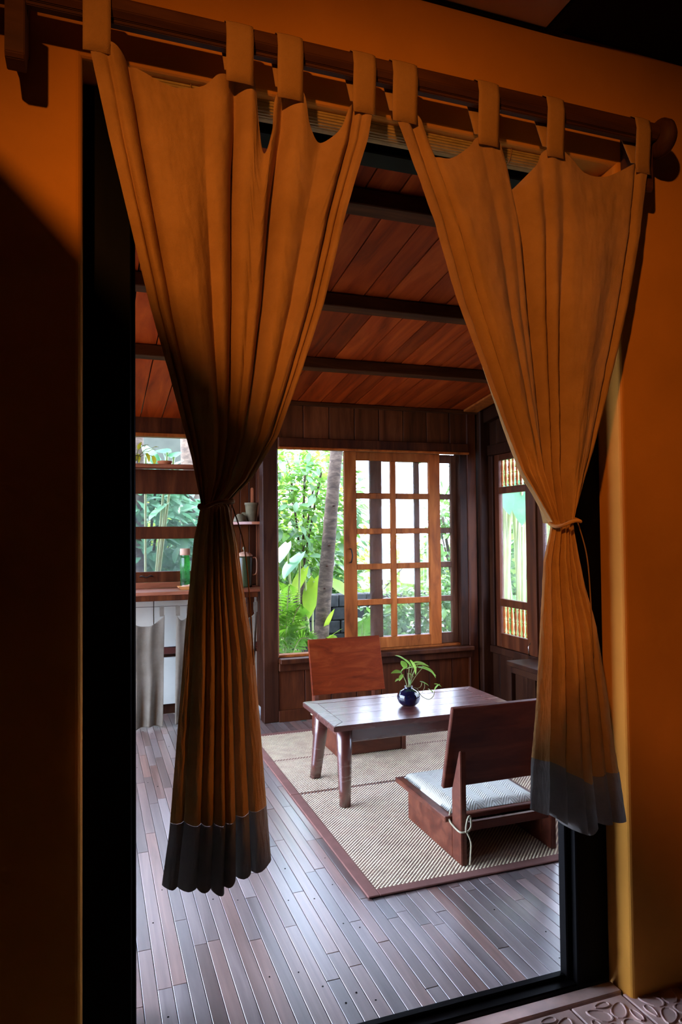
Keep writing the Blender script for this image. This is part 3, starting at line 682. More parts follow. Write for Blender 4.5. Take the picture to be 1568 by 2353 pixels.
# ------------------------------------------------------------------ woven mats
def make_mat(x0, x1, y0, y1, label, seed):
    e = empty('woven_mat', ((x0+x1)/2, (y0+y1)/2, 0)); tag(e, label, 'mat', 'woven straw mats on the board floor')
    bw = 0.052; zt = 0.010
    place('backing', boxes_mesh([((x0+bw*0.6, y0+bw*0.3, 0.001), (x1-bw*0.6, y1-bw*0.3, 0.007))]), 'straw_base', e)
    return e, bw, zt
def weave(e, x0, x1, y0, y1, p=0.0195):
    vs = []; fs = []; rr = random.Random(5)
    nx = int((x1-x0)/p); ny = int((y1-y0)/(p*0.5)); px_ = (x1-x0)/nx; py_ = (y1-y0)/ny
    for j in range(ny):
        for i in range(nx):
            cx = x0+(i+0.5)*px_+(0.5*px_ if j % 2 else 0); cy = y0+(j+0.5)*py_
            if cx+0.3*px_ > x1: continue
            hw = px_*0.30; hh_ = py_*0.40; z = 0.0068; b = len(vs); t = rr.uniform(-0.0006, 0.0006)
            vs += [(cx-hw, cy-hh_, z), (cx, cy-hh_, z+0.0034+t), (cx+hw, cy-hh_, z), (cx-hw, cy+hh_, z), (cx, cy+hh_, z+0.0034+t), (cx+hw, cy+hh_, z)]
            fs += [(b, b+1, b+4, b+3), (b+1, b+2, b+5, b+4)]
    o = place('straw_weave', mesh('weave', vs, fs), 'straw', e); o['kind'] = 'stuff'
MX0, MX1 = 1.062, 2.92
e1, bw, zt = make_mat(MX0, MX1, 2.70, 3.885, 'woven straw mat nearest the doorway under the front chair', 1)
box('border', (MX0, 2.70, 0.0012), (MX0+bw, 3.885, 0.0105), 'mat_border', e1, 0.003); box('border', (MX0+bw, 2.70, 0.0012), (MX1-bw, 2.70+bw, 0.0102), 'mat_border', e1, 0.003)
box('border', (MX1-bw, 2.70, 0.0012), (MX1, 3.885, 0.0105), 'mat_border', e1, 0.003)
weave(e1, MX0+bw, MX1-bw, 2.70+bw, 3.872)
e2, bw, zt = make_mat(MX0, MX1, 3.89, 5.13, 'woven straw mat nearest the garden window under the rear chair', 2)
box('border', (MX0, 3.89, 0.0012), (MX0+bw, 5.13, 0.0105), 'mat_border', e2, 0.003); box('border', (MX0+bw, 5.13-bw, 0.0012), (MX1-bw, 5.13, 0.0102), 'mat_border', e2, 0.003)
box('border', (MX1-bw, 3.89, 0.0012), (MX1, 5.13, 0.0105), 'mat_border', e2, 0.003)
weave(e2, MX0+bw, MX1-bw, 3.905, 4.49); weave(e2, MX0+bw, MX1-bw, 4.51, 5.13-bw)
vs = []; fs = []
for i in range(88):
    x = MX0+bw+i*0.02; b = len(vs); 
    vs += [(x, 3.872, 0.007), (x+0.011, 3.872, 0.007), (x+0.011, 3.886, 0.0125), (x, 3.886, 0.0125), (x+0.011, 3.889, 0.007), (x, 3.889, 0.007)]; fs += [(b, b+1, b+2, b+3), (b+3, b+2, b+4, b+5)]
o = place('seam_stitching', mesh('seam', vs, fs), 'straw_base', e1); o['kind'] = 'stuff'

# ------------------------------------------------------------------ low table
T = thing('low_table', 'low reddish wooden table with splayed legs on the mats', 'table', (1.8, 3.87, 0.0105))
TZ = 0.458; tx0, tx1, ty0, ty1 = 1.218, 2.385, 3.575, 4.165
fw = 0.075
def frame_board(name, pts):
    place(name, prism(pts, 'z', TZ-0.03, TZ, 0.003), 'table_wood', T)
frame_board('top_frame', [(tx0, ty0), (tx0+fw, ty0+fw), (tx0+fw, ty1-fw), (tx0, ty1)])
frame_board('top_frame', [(tx1, ty0), (tx1, ty1), (tx1-fw, ty1-fw), (tx1-fw, ty0+fw)])
frame_board('top_frame', [(tx0, ty0), (tx1, ty0), (tx1-fw, ty0+fw), (tx0+fw, ty0+fw)])
frame_board('top_frame', [(tx0, ty1), (tx0+fw, ty1-fw), (tx1-fw, ty1-fw), (tx1, ty1)])
for kk in range(3):
    a = ty0+fw+kk*(ty1-ty0-2*fw)/3; b = a+(ty1-ty0-2*fw)/3
    box('top_board', (tx0+fw+0.001, a+0.0006, TZ-0.026), (tx1-fw-0.001, b-0.0006, TZ-0.001), 'table_wood', T, 0.001)
box('apron', (tx0+0.09, ty0+0.055, TZ-0.11), (tx1-0.09, ty0+0.08, TZ-0.03), 'table_wood', T); box('apron', (tx0+0.09, ty1-0.08, TZ-0.11), (tx1-0.09, ty1-0.055, TZ-0.03), 'table_wood', T)
box('apron', (tx0+0.055, ty0+0.09, TZ-0.085), (tx0+0.08, ty1-0.09, TZ-0.03), 'table_wood', T); box('apron', (tx1-0.08, ty0+0.09, TZ-0.085), (tx1-0.055, ty1-0.09, TZ-0.03), 'table_wood', T)
def table_leg(xb, yb, xt, yt, rounded):
    vs = []; fs = []; prof = []
    seg = 16
    for z, f, s in ((0.0105, 0.0, 0.030), (0.10, 0.25, 0.033), (0.25, 0.62, 0.038), (TZ-0.03, 1.0, 0.043)):
        cx = xb+(xt-xb)*f; cy = yb+(yt-yb)*f
        for i in range(seg):
            a = 2*math.pi*i/seg; p = 4.0 if not rounded else 2.6
            c, sn = math.cos(a), math.sin(a)
            r = s/((abs(c)**p+abs(sn)**p)**(1/p)); vs.append((cx+r*c, cy+r*sn, z))
    for j_ in range(3):
        for i in range(seg): k2 = (i+1) % seg; fs.append((j_*seg+i, j_*seg+k2, (j_+1)*seg+k2, (j_+1)*seg+i))
    fs.append(tuple(range(seg))[::-1]); fs.append(tuple(range(3*seg, 4*seg)))
    place('leg', mesh('leg', vs, fs), 'table_wood', T, True)
table_leg(1.296, 3.63, 1.300, 3.645, True); table_leg(1.278, 4.115, 1.318, 4.085, False)
table_leg(2.31, 3.63, 2.30, 3.645, True); table_leg(2.325, 4.115, 2.285, 4.085, False)

# vase and plant
vx, vy = 1.783, 3.845
V = thing('round_vase', 'small glossy dark blue round vase on the low table', 'vase', (vx, vy, TZ))
prof = [(0.030, 0.0), (0.045, 0.004), (0.062, 0.022), (0.070, 0.045), (0.066, 0.068), (0.050, 0.088), (0.030, 0.099), (0.023, 0.106), (0.025, 0.114), (0.021, 0.114), (0.019, 0.106), (0.020, 0.09)]
link('vessel', lathe(prof, 40), 'cobalt', V, (vx, vy, TZ+0.0005), None, True)
place('rim', tube([(vx+0.0235*math.cos(a), vy+0.0235*math.sin(a), TZ+0.1145) for a in [i*math.pi/10 for i in range(21)]], 0.002, 6), 'stoneware', V, True)
PL = thing('pothos_cutting', 'green pothos cuttings growing from the blue vase', 'plant', (vx, vy, TZ+0.10))
def vat(px_, py_, dy=0.0): return at(px_, py_, vy+dy)
big = heart_leaf(0.10, 0.030, 0.35, 0.30); sml = heart_leaf(0.055, 0.018, 0.35, 0.25)
root = Vector((vx, vy, TZ+0.10))
# (leaf base px, tip px, depth offset, size)
LV = [((941, 1528), (917, 1497), 0.00, big), ((944, 1520), (962, 1545), -0.03, big), ((955, 1535), (928, 1530), -0.02, sml), ((958, 1528), (985, 1524), -0.02, big), ((965, 1535), (1012, 1542), 0.0, big), ((975, 1533), (1006, 1548), 0.03, big),
      ((921, 1545), (900, 1542), 0.01, sml), ((922, 1545), (933, 1528), 0.03, sml), ((925, 1551), (918, 1562), -0.01, sml), ((920, 1560), (908, 1563), 0.02, sml), ((938, 1548), (950, 1552), 0.03, sml), ((940, 1560), (942, 1566), -0.02, sml),
      ((968, 1567), (988, 1572), -0.02, sml), ((1000, 1585), (1008, 1570), 0.02, sml), ((1000, 1572), (1012, 1574), 0.0, sml), ((993, 1590), (986, 1580), -0.03, sml), ((950, 1525), (962, 1522), 0.04, big), ((932, 1535), (927, 1522), 0.05, big)]
for (b, t, dy, me_) in LV:
    pb = vat(*b, dy); pt = vat(*t, dy-0.012); dv = pt-pb; L0 = 0.10 if me_ is big else 0.055
    put_leaf('leaf', me_, 'leaf_pothos', PL, pb, dv, R_.uniform(-0.5, 0.5), max(0.75, min(1.15, dv.length/L0)))
for (b, dy) in [((941, 1528), 0), ((955, 1535), -.02), ((960, 1528), -.02), ((972, 1534), .02), ((921, 1545), .01), ((925, 1551), -.01), ((938, 1548), .03), ((940, 1560), -.02), ((950, 1525), .04)]:
    pe = vat(*b, dy); mid = (root+pe)/2+Vector((0, 0, 0.01)); place('stem', tube(curve([root+Vector((R_.uniform(-.008, .008), R_.uniform(-.008, .008), 0)), mid, pe], 5), 0.0022, 6), 'stem_green', PL, True)
place('vine', tube(curve([root+Vector((0.008, 0, 0.005)), vat(958, 1582), vat(968, 1598), vat(985, 1607), vat(996, 1600), vat(999, 1588)], 6), 0.0022, 6), 'stem_green', PL, True)
place('vine', tube(curve([vat(958, 1582), vat(967, 1578), vat(970, 1568)], 5), 0.0018, 6), 'stem_green', PL, True)
place('vine', tube(curve([vat(970, 1592), vat(976, 1580), vat(976, 1570)], 5), 0.0018, 6), 'stem_green', PL, True)

# ------------------------------------------------------------------ low chairs (built facing +Y, back towards -Y)
def low_chair(label, ox, oy, flip):
    s = -1 if flip else 1
    C = empty('low_chair', (ox, oy, 0.0105)); tag(C, label, 'chair', 'low floor chairs at the table')
    z0 = 0.0105
    def cb(name, a, b, mat='chair_wood', bev=0.004, rot=None):
        a = Vector((ox+a[0], oy+s*a[1], a[2])); b = Vector((ox+b[0], oy+s*b[1], b[2]))
        lo = Vector(map(min, a, b)); hi = Vector(map(max, a, b)); return box(name, lo, hi, mat, C, bev, rot)
    for sx in (-1, 1):
        xa, xb = (0.0, 0.028) if sx < 0 else (0.472, 0.50)
        cb('side_panel', (xa, 0.085, z0), (xb, 0.56, 0.168))
        me_ = prism([(oy+s*0.0, z0), (oy+s*0.085, z0), (oy+s*0.085, 0.32), (oy+s*0.012, 0.515), (oy+s*0.0, 0.515)] if not flip else [(oy+s*0.0, z0), (oy+s*0.0, 0.515), (oy+s*0.012, 0.515), (oy+s*0.085, 0.32), (oy+s*0.085, z0)], 'x', ox+xa, ox+xb, 0.003)
        place('back_post', me_, 'chair_wood', C)
    cb('seat', (-0.028, 0.10, 0.168), (0.528, 0.66, 0.194))
    cb('back_rail', (0.028, 0.015, 0.15), (0.472, 0.04, 0.19))
    cb('front_panel', (0.028, 0.52, z0), (0.472, 0.545, 0.168))
    # tilted back board
    L = 0.40; th = 0.024; tilt = math.atan2(0.105, 0.39)
    me_ = box_mesh(0.565, th, L, 0.004)
    pc = Vector((ox+0.25, oy+s*0.066, 0.515)); o = link('backrest', me_, 'red_wood' if flip else 'chair_wood', C, pc)
    o.rotation_euler = (s*tilt, 0, 0)
    return C
low_chair('dark low wooden chair seen from behind near the right curtain', 1.545, 2.795, False)
low_chair('reddish low wooden chair facing us below the garden window', 1.525, 4.975, True)
def cushion(label, ox, oy, s):
    e = empty('seat_cushion', (ox+0.25, oy+s*0.37, 0.195)); tag(e, label, 'cushion', 'white seat cushions')
    nx, ny = 40, 40; vs = []; fs = []; x0, x1 = ox+0.012, ox+0.488; ya, yb = oy+s*0.125, oy+s*0.635; z0 = 0.1955
    for j in range(ny+1):
        for i in range(nx+1):
            u, v = i/nx, j/ny; e1_ = min(u, 1-u, v, 1-v); h = 0.028*min(1, e1_/0.06)**0.5+0.006*math.sin(math.pi*u)*math.sin(math.pi*v)
            vs.append((x0+(x1-x0)*u, ya+(yb-ya)*v, z0+h+0.0015*math.sin(9*u+3)*math.cos(8*v)))
    nb = len(vs)
    for j in range(ny):
        for i in range(nx): a = j*(nx+1)+i; fs.append((a, a+1, a+nx+2, a+nx+1))
    ring = [i for i in range(nx+1)]+[j*(nx+1)+nx for j in range(1, ny+1)]+[ny*(nx+1)+i for i in range(nx-1, -1, -1)]+[j*(nx+1) for j in range(ny-1, 0, -1)]
    for i in ring: vs.append((vs[i][0], vs[i][1], z0))
    n = len(ring)
    for q in range(n): fs.append((ring[q], ring[(q+1) % n], nb+(q+1) % n, nb+q))
    fs.append(tuple(nb+q for q in range(n)))
    place('pad', mesh('pad', vs, fs), 'cushion_weave', e, True)
    # cord tied round the rear left post
    px0, py0 = ox-0.002, oy+s*0.0
    tc_ = place('tie_cord', tube(curve([(ox+0.02, oy+s*0.13, 0.215), (ox-0.006, oy+s*0.10, 0.18), (ox-0.008, oy+s*0.045, 0.165), (ox-0.005, oy-s*0.006, 0.163), (ox+0.03, oy-s*0.009, 0.165), (ox+0.034, oy-s*0.008, 0.168)], 6), 0.0042, 8), 'cushion_cord', e, True)
    place('tie_loop', tube(curve([(ox+0.016, oy-s*0.014, 0.163), (ox+0.008, oy-s*0.03, 0.20), (ox+0.016, oy-s*0.034, 0.235), (ox+0.03, oy-s*0.03, 0.235), (ox+0.034, oy-s*0.026, 0.19), (ox+0.022, oy-s*0.014, 0.163)], 6), 0.0042, 8), 'cushion_cord', tc_, True)
    place('tie_end', tube(curve([(ox+0.02, oy-s*0.014, 0.163), (ox+0.036, oy-s*0.02, 0.12), (ox+0.036, oy-s*0.016, 0.06), (ox+0.032, oy-s*0.016, 0.02)], 6), 0.0042, 8), 'cushion_cord', tc_, True)
mt, nt, b = nodes('cushion_weave')
v, _ = coords(nt, (1, 1, 1), False)
sp = N(nt, 'ShaderNodeSeparateXYZ'); nt.links.new(v, sp.inputs[0])
# zig-zag (chevron) weave: phase = y + |saw(x)|
px1 = N(nt, 'ShaderNodeMath', operation='PINGPONG'); px1.inputs[1].default_value = 0.045; nt.links.new(sp.outputs['X'], px1.inputs[0])
ad = N(nt, 'ShaderNodeMath', operation='ADD'); nt.links.new(px1.outputs[0], ad.inputs[0]); nt.links.new(sp.outputs['Y'], ad.inputs[1])
pp1 = N(nt, 'ShaderNodeMath', operation='PINGPONG'); pp1.inputs[1].default_value = 0.007; nt.links.new(ad.outputs[0], pp1.inputs[0])
mr = N(nt, 'ShaderNodeMapRange'); mr.inputs['From Max'].default_value = 0.007; nt.links.new(pp1.outputs[0], mr.inputs['Value'])
rp = ramp(nt, [(0.25, (0.42, 0.44, 0.36)), (0.6, (0.74, 0.76, 0.68))], mr.outputs[0]); nt.links.new(rp.outputs[0], b.inputs['Base Color'])
b.inputs['Roughness'].default_value = 0.85; bump(nt, b, mr.outputs[0], 0.8, 0.003)
fabric('cushion_cord', (0.40, 0.37, 0.24), (0.52, 0.48, 0.33), trans=0.0)
cushion('white woven cushion with cord ties on the front chair', 1.545, 2.795, 1)
cushion('white woven cushion on the rear chair behind the table', 1.525, 4.975, -1)

# low side table by the right wall
S = thing('side_table', 'dark low side table against the right window wall', 'table', (3.24, 4.7, 0))
sx0, sx1, sy0, sy1, sz = 2.99, 3.262, 3.9, 4.67, 0.50
box('table_top', (sx0, sy0, sz-0.035), (sx1, sy1, sz), 'dark_wood', S)
for a in (sx0+0.01, sx1-0.05):
    for b_ in (sy0+0.01, sy1-0.05): box('leg', (a, b_, 0), (a+0.04, b_+0.04, sz-0.035), 'dark_wood', S)
box('apron', (sx0+0.012, sy0+0.05, sz-0.085), (sx0+0.03, sy1-0.05, sz-0.035), 'dark_wood', S)
box('back_board', (sx1-0.02, sy0+0.05, 0.03), (sx1-0.005, sy1-0.05, sz-0.035), 'black_wood', S)

# ------------------------------------------------------------------ curtain rail
RL = thing('curtain_rail', 'dark wooden curtain rail on brackets above the doorway', 'curtain rail', (0.8, 1.75, 2.76))
place('pole', prism([(1.722, 2.752), (1.735, 2.738), (1.765, 2.738), (1.778, 2.752), (1.778, 2.778), (1.765, 2.792), (1.735, 2.792), (1.722, 2.778)], 'x', -0.45, 1.70, 0.002), 'rail_wood', RL)
place('pole_moulding', prism([(1.738, 2.728), (1.76, 2.728), (1.76, 2.739), (1.738, 2.739)], 'x', -0.45, 1.68, 0.002), 'rail_wood', RL)
for x in (-0.186, 1.652):
    yf = 1.705 if x < 0 else 1.748
    place('bracket', prism([(yf, 2.588), (yf+0.008, 2.578), (1.762, 2.578), (1.785, 2.625), (1.849, 2.665), (1.849, 2.80), (1.79, 2.80), (1.79, 2.727), (yf, 2.727)], 'x', x, x+0.042, 0.002), 'rail_wood', RL)
fin = link('finial', lathe([(0.012, 0), (0.045, 0.004), (0.060, 0.018), (0.060, 0.034), (0.048, 0.05), (0.02, 0.058)], 24), 'rail_wood', RL, (1.70, 1.75, 2.755), (0, math.pi/2, 0), True)
BB = thing('bamboo_blind', 'rolled yellow bamboo blind hanging in the top of the doorway', 'blind', (0.8, 1.915, 2.71))
vs = []; fs = []
rr = random.Random(4)
for k in range(26):
    a = 2*math.pi*k/26; r = 0.031; yc = 1.913+r*math.cos(a); zc = 2.702+r*math.sin(a)
    place('slat', tube([(0.02, yc, zc), (1.46, yc, zc)], 0.0048, 6), 'bamboo_slat', BB)
place('roll_core', tube([(0.03, 1.913, 2.702), (1.45, 1.913, 2.702)], 0.029, 12), 'bamboo_slat', BB)
for x in (0.25, 0.75, 1.25):
    place('cord', tube([(x, 1.913+0.038*math.cos(a), 2.702+0.038*math.sin(a)) for a in [i*math.pi/10 for i in range(21)]], 0.002, 6), 'twine', BB)

# ------------------------------------------------------------------ ochre curtains
YC = 1.735
def curtain(label, tabs, top, L, Rr, tie, LB, RB, bot, band, upf, lof, lean, seed, group):
    r = random.Random(seed)
    def P(p): q = at(p[0], p[1], YC); return (q.x, q.z)
    top = [P(p) for p in top]; L = sorted([(P(p)[1], P(p)[0]) for p in L]); Rr = sorted([(P(p)[1], P(p)[0]) for p in Rr])
    LB = sorted([(P(p)[1], P(p)[0]) for p in LB]); RB = sorted([(P(p)[1], P(p)[0]) for p in RB])
    bot = [P(p) for p in bot]; band = [P(p) for p in band]
    tz = (P(tie[0])[1]+P(tie[1])[1])/2; tx0_, tx1_ = P(tie[0])[0], P(tie[1])[0]
    # smooth top edge
    tc = curve([(a, 0, b) for a, b in top], 8); topt = [(p.x, p.z) for p in tc]
    xa, xb = top[0][0], top[-1][0]
    E_ = empty('door_curtain', ((xa+xb)/2, YC, bot[0][1])); tag(E_, label, 'curtain', group)
    NU, NV, NB = 260, 110, 100
    # folds: broad panels parted by creases, each (u, half width, depth)
    rip = [(r.uniform(0, 90), 9.0, 1.0), (r.uniform(0, 90), 21.0, 0.45)]
    def prof(u, lst, lean, bulge, v):
        y_ = lean*(abs(u-0.45)-0.5)
        edges = [0.0]+[c_[0] for c_ in lst]+[1.0]
        for a_, b_ in zip(edges, edges[1:]):
            if a_ <= u <= b_:
                q_ = (u-a_)/max(1e-6, b_-a_); y_ -= bulge*(b_-a_)*(4*q_*(1-q_))**0.7
        for (c_, w__, d_) in lst: y_ += d_*math.exp(-((u-c_)/w__)**2)
        return y_
    def slide(u, lst):
        """cloth slides sideways over each crease so one lip overlaps it"""
        x_ = 0.0
        for (c_, w__, d_) in lst:
            t_ = (u-c_)/w__; x_ += d_*t_*math.exp(-t_*t_)
        return x_
    tabx = [(P((a, y_))[0], P((b, y_))[0]) for a, b, y0_, y_ in tabs]
    vs = []; fs = []
    def surf(u, v, lower):
        edge = sstep(min(u, 1-u)/0.02)
        if not lower:
            xt = xa+(xb-xa)*u; zt = interp(topt, xt); z = zt+(tz-zt)*v
            xl = interp(L, z); xr = interp(Rr, z); wd = xr-xl
            sT = (xt-interp(L, zt))/(max(1e-4, interp(Rr, zt)-interp(L, zt)))
            s = sT*(1-v*v)+u*v*v
            x = xl+wd*s
            grow = 0.35+0.65*sstep(v*1.8); pin = 1-0.35*sstep((v-0.75)/0.25)
            y = YC + prof(u, upf, 0.0, 0.05, v)*grow*pin
            near = sstep((v-0.35)/0.65)
            for ph_, fr_, am_ in rip: y += 0.010*am_*near*noise.noise(Vector((fr_*u+ph_, 0.7*v, seed)))
            x -= slide(u, upf)*edge*grow*min(1.0, wd/0.45)*0.28
            for (a_, b_), (c_, d_) in zip(tabx, tabx[1:]):
                if v < 0.25 and b_ < xt < c_: q_ = (xt-b_)/(c_-b_); y += 0.02*4*q_*(1-q_)*(1-v/0.25)**2
            y += 0.022*noise.noise(Vector((u*8, v*1.1, seed)))*grow + 0.0022*noise.noise(Vector((u*34, v*22, seed+3))) + 0.0012*noise.noise(Vector((u*80, v*60, seed+5)))
            return (x, y, z)
        zb_ = interp(botc, u); z = tz+(zb_-tz)*v
        xl = interp(LB, z); xr = interp(RB, z); wd = xr-xl
        grow = 0.65+0.35*sstep(v*1.8); near = 1-sstep(v/0.6)
        y = YC + prof(u, lof, lean, 0.06, v)*grow-0.01*v
        for ph_, fr_, am_ in rip: y += 0.010*am_*near*noise.noise(Vector((fr_*u+ph_, 0.7*v, seed)))
        x = xl+wd*u - slide(u, lof)*edge*grow*min(1.0, wd/0.22)*0.3
        y += 0.006*noise.noise(Vector((u*6, 9+v*4, seed)))*grow+0.0022*noise.noise(Vector((u*34, 40+v*22, seed+3))) + 0.0012*noise.noise(Vector((u*80, 90+v*60, seed+5)))
        return (x, y, z)
    bxa, bxb = bot[0][0], bot[-1][0]; botc = [((a-bxa)/(bxb-bxa), b) for a, b in bot]
    b2a, b2b = band[0][0], band[-1][0]; bandc = [((a-b2a)/(b2b-b2a), b) for a, b in band]
    for j_ in range(NV+1):
        for i in range(NU+1): vs.append(surf(i/NU, j_/NV, False))
    for j_ in range(NV):
        for i in range(NU): a = j_*(NU+1)+i; fs.append((a, a+1, a+NU+2, a+NU+1))
    base = len(vs)
    vb = [(tz-interp(bandc, i/NU))/(tz-interp(botc, i/NU)) for i in range(NU+1)]
    for j_ in range(1, NB+1):
        for i in range(NU+1): vs.append(surf(i/NU, vb[i]*j_/NB, True))
    for i in range(NU):
        a = NV*(NU+1)+i; fs.append((a, a+1, base+i+1, base+i))
    for j_ in range(NB-1):
        for i in range(NU): a = base+j_*(NU+1)+i; fs.append((a, a+1, a+NU+2, a+NU+1))
    c = link('cloth', mesh('cloth', vs, fs), 'curtain_cloth', E_, (0, 0, 0), None, True)
    vs = []; fs = []; NH = 24
    for j_ in range(NH+1):
        for i in range(NU+1):
            v = vb[i]+(1-vb[i])*j_/NH; p = surf(i/NU, v, True); vs.append((p[0], p[1]-0.001, p[2]))
    for j_ in range(NH):
        for i in range(NU): a = j_*(NU+1)+i; fs.append((a, a+1, a+NU+2, a+NU+1))
    c = link('hem', mesh('hem', vs, fs), 'hem_cloth', E_, (0, 0, 0), None, True); c['label'] = 'dark grey-brown hem band'
    # tabs looping over the pole
    for (a, b, y0_, y1_) in tabs:
        qa = at(a, y1_, YC); qb = at(b, y1_, YC); z1 = (qa.z+qb.z)/2
        ta = at(a, y0_, YC-0.02); tb = at(b, y0_, YC-0.02); n = 9
        path = [(YC-0.002, z1-0.03), (YC-0.004, z1), (1.716, 2.75), (1.717, 2.782), (1.734, 2.797), (1.75, 2.799), (1.768, 2.796), (1.782, 2.78), (1.782, 2.75), (YC+0.006, z1)]
        vs = []; fs = []
        for q, (yy, zz) in enumerate(path):
            f = min(1, q/3)
            for k_ in range(7):
                uu = k_/6; xlo = qa.x+(ta.x-qa.x)*f; xhi = qb.x+(tb.x-qb.x)*f
                vs.append((xlo+(xhi-xlo)*uu, yy-0.002*math.sin(math.pi*uu), zz))
        for q in range(len(path)-1):
            for k_ in range(6): a0 = q*7+k_; fs.append((a0, a0+1, a0+8, a0+7))
        t_ = place('tab', mesh('tab', vs, fs), 'curtain_cloth', E_, True); sd = t_.modifiers.new('thickness', 'SOLIDIFY'); sd.thickness = 0.002
    # tie
    cx = (tx0_+tx1_)/2; hw = (tx1_-tx0_)/2+0.006; ring = []
    for i in range(41):
        a = 2*math.pi*i/40; ring.append((cx+hw*math.cos(a), YC-0.012+0.042*math.sin(a), tz+0.004*math.sin(3*a)+0.008*math.cos(a)))
    tb_ = place('tie_band', tube(ring, 0.0055, 8), 'curtain_cloth' if seed > 20 else 'twine', E_, True)
    xr = tx1_+0.012
    place('tie_end', tube(curve([(xr-0.01, YC-0.02, tz), (xr+0.02, YC-0.02, tz-0.10), (xr+0.035, YC-0.015, tz-0.24), (xr+0.045, YC-0.01, tz-0.40)], 8), 0.0018, 6), 'twine', tb_, True)
    return E_
curtain('left ochre tab-top door curtain tied in the middle, hem lower', [(190, 255, -8, 92), (520, 583, 78, 165), (638, 697, 108, 203), (812, 864, 148, 236)],
    [(203, 95), (262, 100), (320, 150), (400, 190), (470, 186), (512, 163), (583, 166), (597, 250), (612, 340), (628, 290), (638, 203), (697, 206), (715, 280), (740, 316), (785, 292), (812, 234), (860, 240)],
    [(203, 95), (215, 150), (250, 310), (300, 515), (345, 700), (390, 860), (440, 1050), (462, 1160)],
    [(860, 236), (845, 320), (820, 400), (795, 485), (742, 700), (690, 860), (640, 1000), (580, 1100), (527, 1153)],
    [(463, 1162), (527, 1155)],
    [(462, 1160), (445, 1240), (425, 1450), (405, 1700), (388, 1900), (368, 2045)],
    [(526, 1150), (548, 1250), (560, 1350), (585, 1500), (600, 1700), (613, 1850), (628, 2045)],
    [(370, 2026), (395, 2034), (440, 2026), (480, 2028), (512, 2034), (516, 2016), (560, 2000), (600, 1990), (628, 1972)],
    [(385, 1885), (440, 1882), (500, 1880), (560, 1860), (613, 1850)],
    [(0.055, 0.01, 0.0175), (0.125, 0.020, 0.08), (0.37, 0.05, 0.0245), (0.487, 0.038, 0.13), (0.575, 0.03, 0.021), (0.665, 0.042, 0.12), (0.8, 0.04, 0.0175), (0.93, 0.016, 0.0595), (0.965, 0.009, 0.021)],
    [(0.14, 0.05, 0.02), (0.30, 0.04, 0.02), (0.43, 0.045, 0.075), (0.535, 0.02, 0.035), (0.65, 0.035, 0.055), (0.80, 0.03, 0.015)], 0.11, 12, 'ochre tab-top curtains')
curtain('right ochre tab-top door curtain tied in the middle, hem higher', [(903, 960, 172, 258), (1100, 1148, 216, 312), (1258, 1298, 255, 340), (1462, 1496, 298, 378)],
    [(908, 262), (962, 264), (1000, 338), (1040, 357), (1080, 335), (1100, 313), (1148, 316), (1180, 392), (1207, 412), (1240, 375), (1258, 342), (1298, 344), (1350, 392), (1395, 402), (1430, 390), (1462, 376), (1490, 381)],
    [(908, 262), (960, 400), (1000, 510), (1050, 680), (1100, 815), (1150, 950), (1200, 1085), (1268, 1200)],
    [(1490, 380), (1470, 540), (1440, 700), (1400, 870), (1365, 1020), (1335, 1130), (1318, 1198)],
    [(1268, 1202), (1317, 1200)],
    [(1268, 1196), (1246, 1290), (1235, 1500), (1225, 1650), (1216, 1750), (1210, 1915)],
    [(1316, 1196), (1345, 1350), (1370, 1440), (1395, 1600), (1415, 1750), (1440, 1915)],
    [(1210, 1856), (1262, 1868), (1300, 1893), (1345, 1912), (1362, 1890), (1438, 1884)],
    [(1217, 1738), (1262, 1745), (1300, 1765), (1345, 1796), (1378, 1775), (1418, 1770)],
    [(0.06, 0.014, 0.0455), (0.15, 0.016, 0.0455), (0.31, 0.035, 0.021), (0.38, 0.03, 0.0175), (0.47, 0.042, 0.13), (0.555, 0.02, 0.042), (0.63, 0.03, 0.021), (0.955, 0.012, 0.049)],
    [(0.20, 0.022, 0.045), (0.40, 0.045, 0.085), (0.56, 0.02, 0.02), (0.70, 0.035, 0.06), (0.86, 0.03, 0.015)], 0.05, 31, 'ochre tab-top curtains')

# ------------------------------------------------------------------ garden
g = link('ground', mesh('ground', [(-30, 5.9, -0.35), (40, 5.9, -0.35), (40, 60, -0.2), (-30, 60, -0.2)], [(0, 1, 2, 3)]), 'soil'); tag(g, 'dark garden soil outside the windows', 'ground', kind='structure')
g = link('ground', mesh('ground', [(3.45, -10, -0.35), (40, -10, -0.35), (40, 5.9, -0.35), (3.45, 5.9, -0.35)], [(0, 1, 2, 3)]), 'soil'); tag(g, 'dark garden soil beside the right windows', 'ground', kind='structure')
g = link('ground', mesh('ground', [(-30, -10, -0.35), (-1.3, -10, -0.35), (-1.3, 5.9, -0.35), (-30, 5.9, -0.35)], [(0, 1, 2, 3)]), 'soil'); tag(g, 'garden soil beside the left windows', 'ground', kind='structure')
def simple_leaf(L, Wd, n=4, droop=0.25, fold=0.2):
    vs = []; fs = []
    for i in range(n+1):
        t = i/n; wv = Wd*math.sin(math.pi*(0.05+0.93*t))**0.8; z = -droop*L*t*t
        vs += [(-wv, L*t, z+fold*wv), (0, L*t, z), (wv, L*t, z+fold*wv)]
    for i in range(n):
        a = i*3; fs += [(a, a+1, a+4, a+3), (a+1, a+2, a+5, a+4)]
    me_ = mesh('leaf', vs, fs)
    for f in me_.polygons: f.use_smooth = True
    return me_
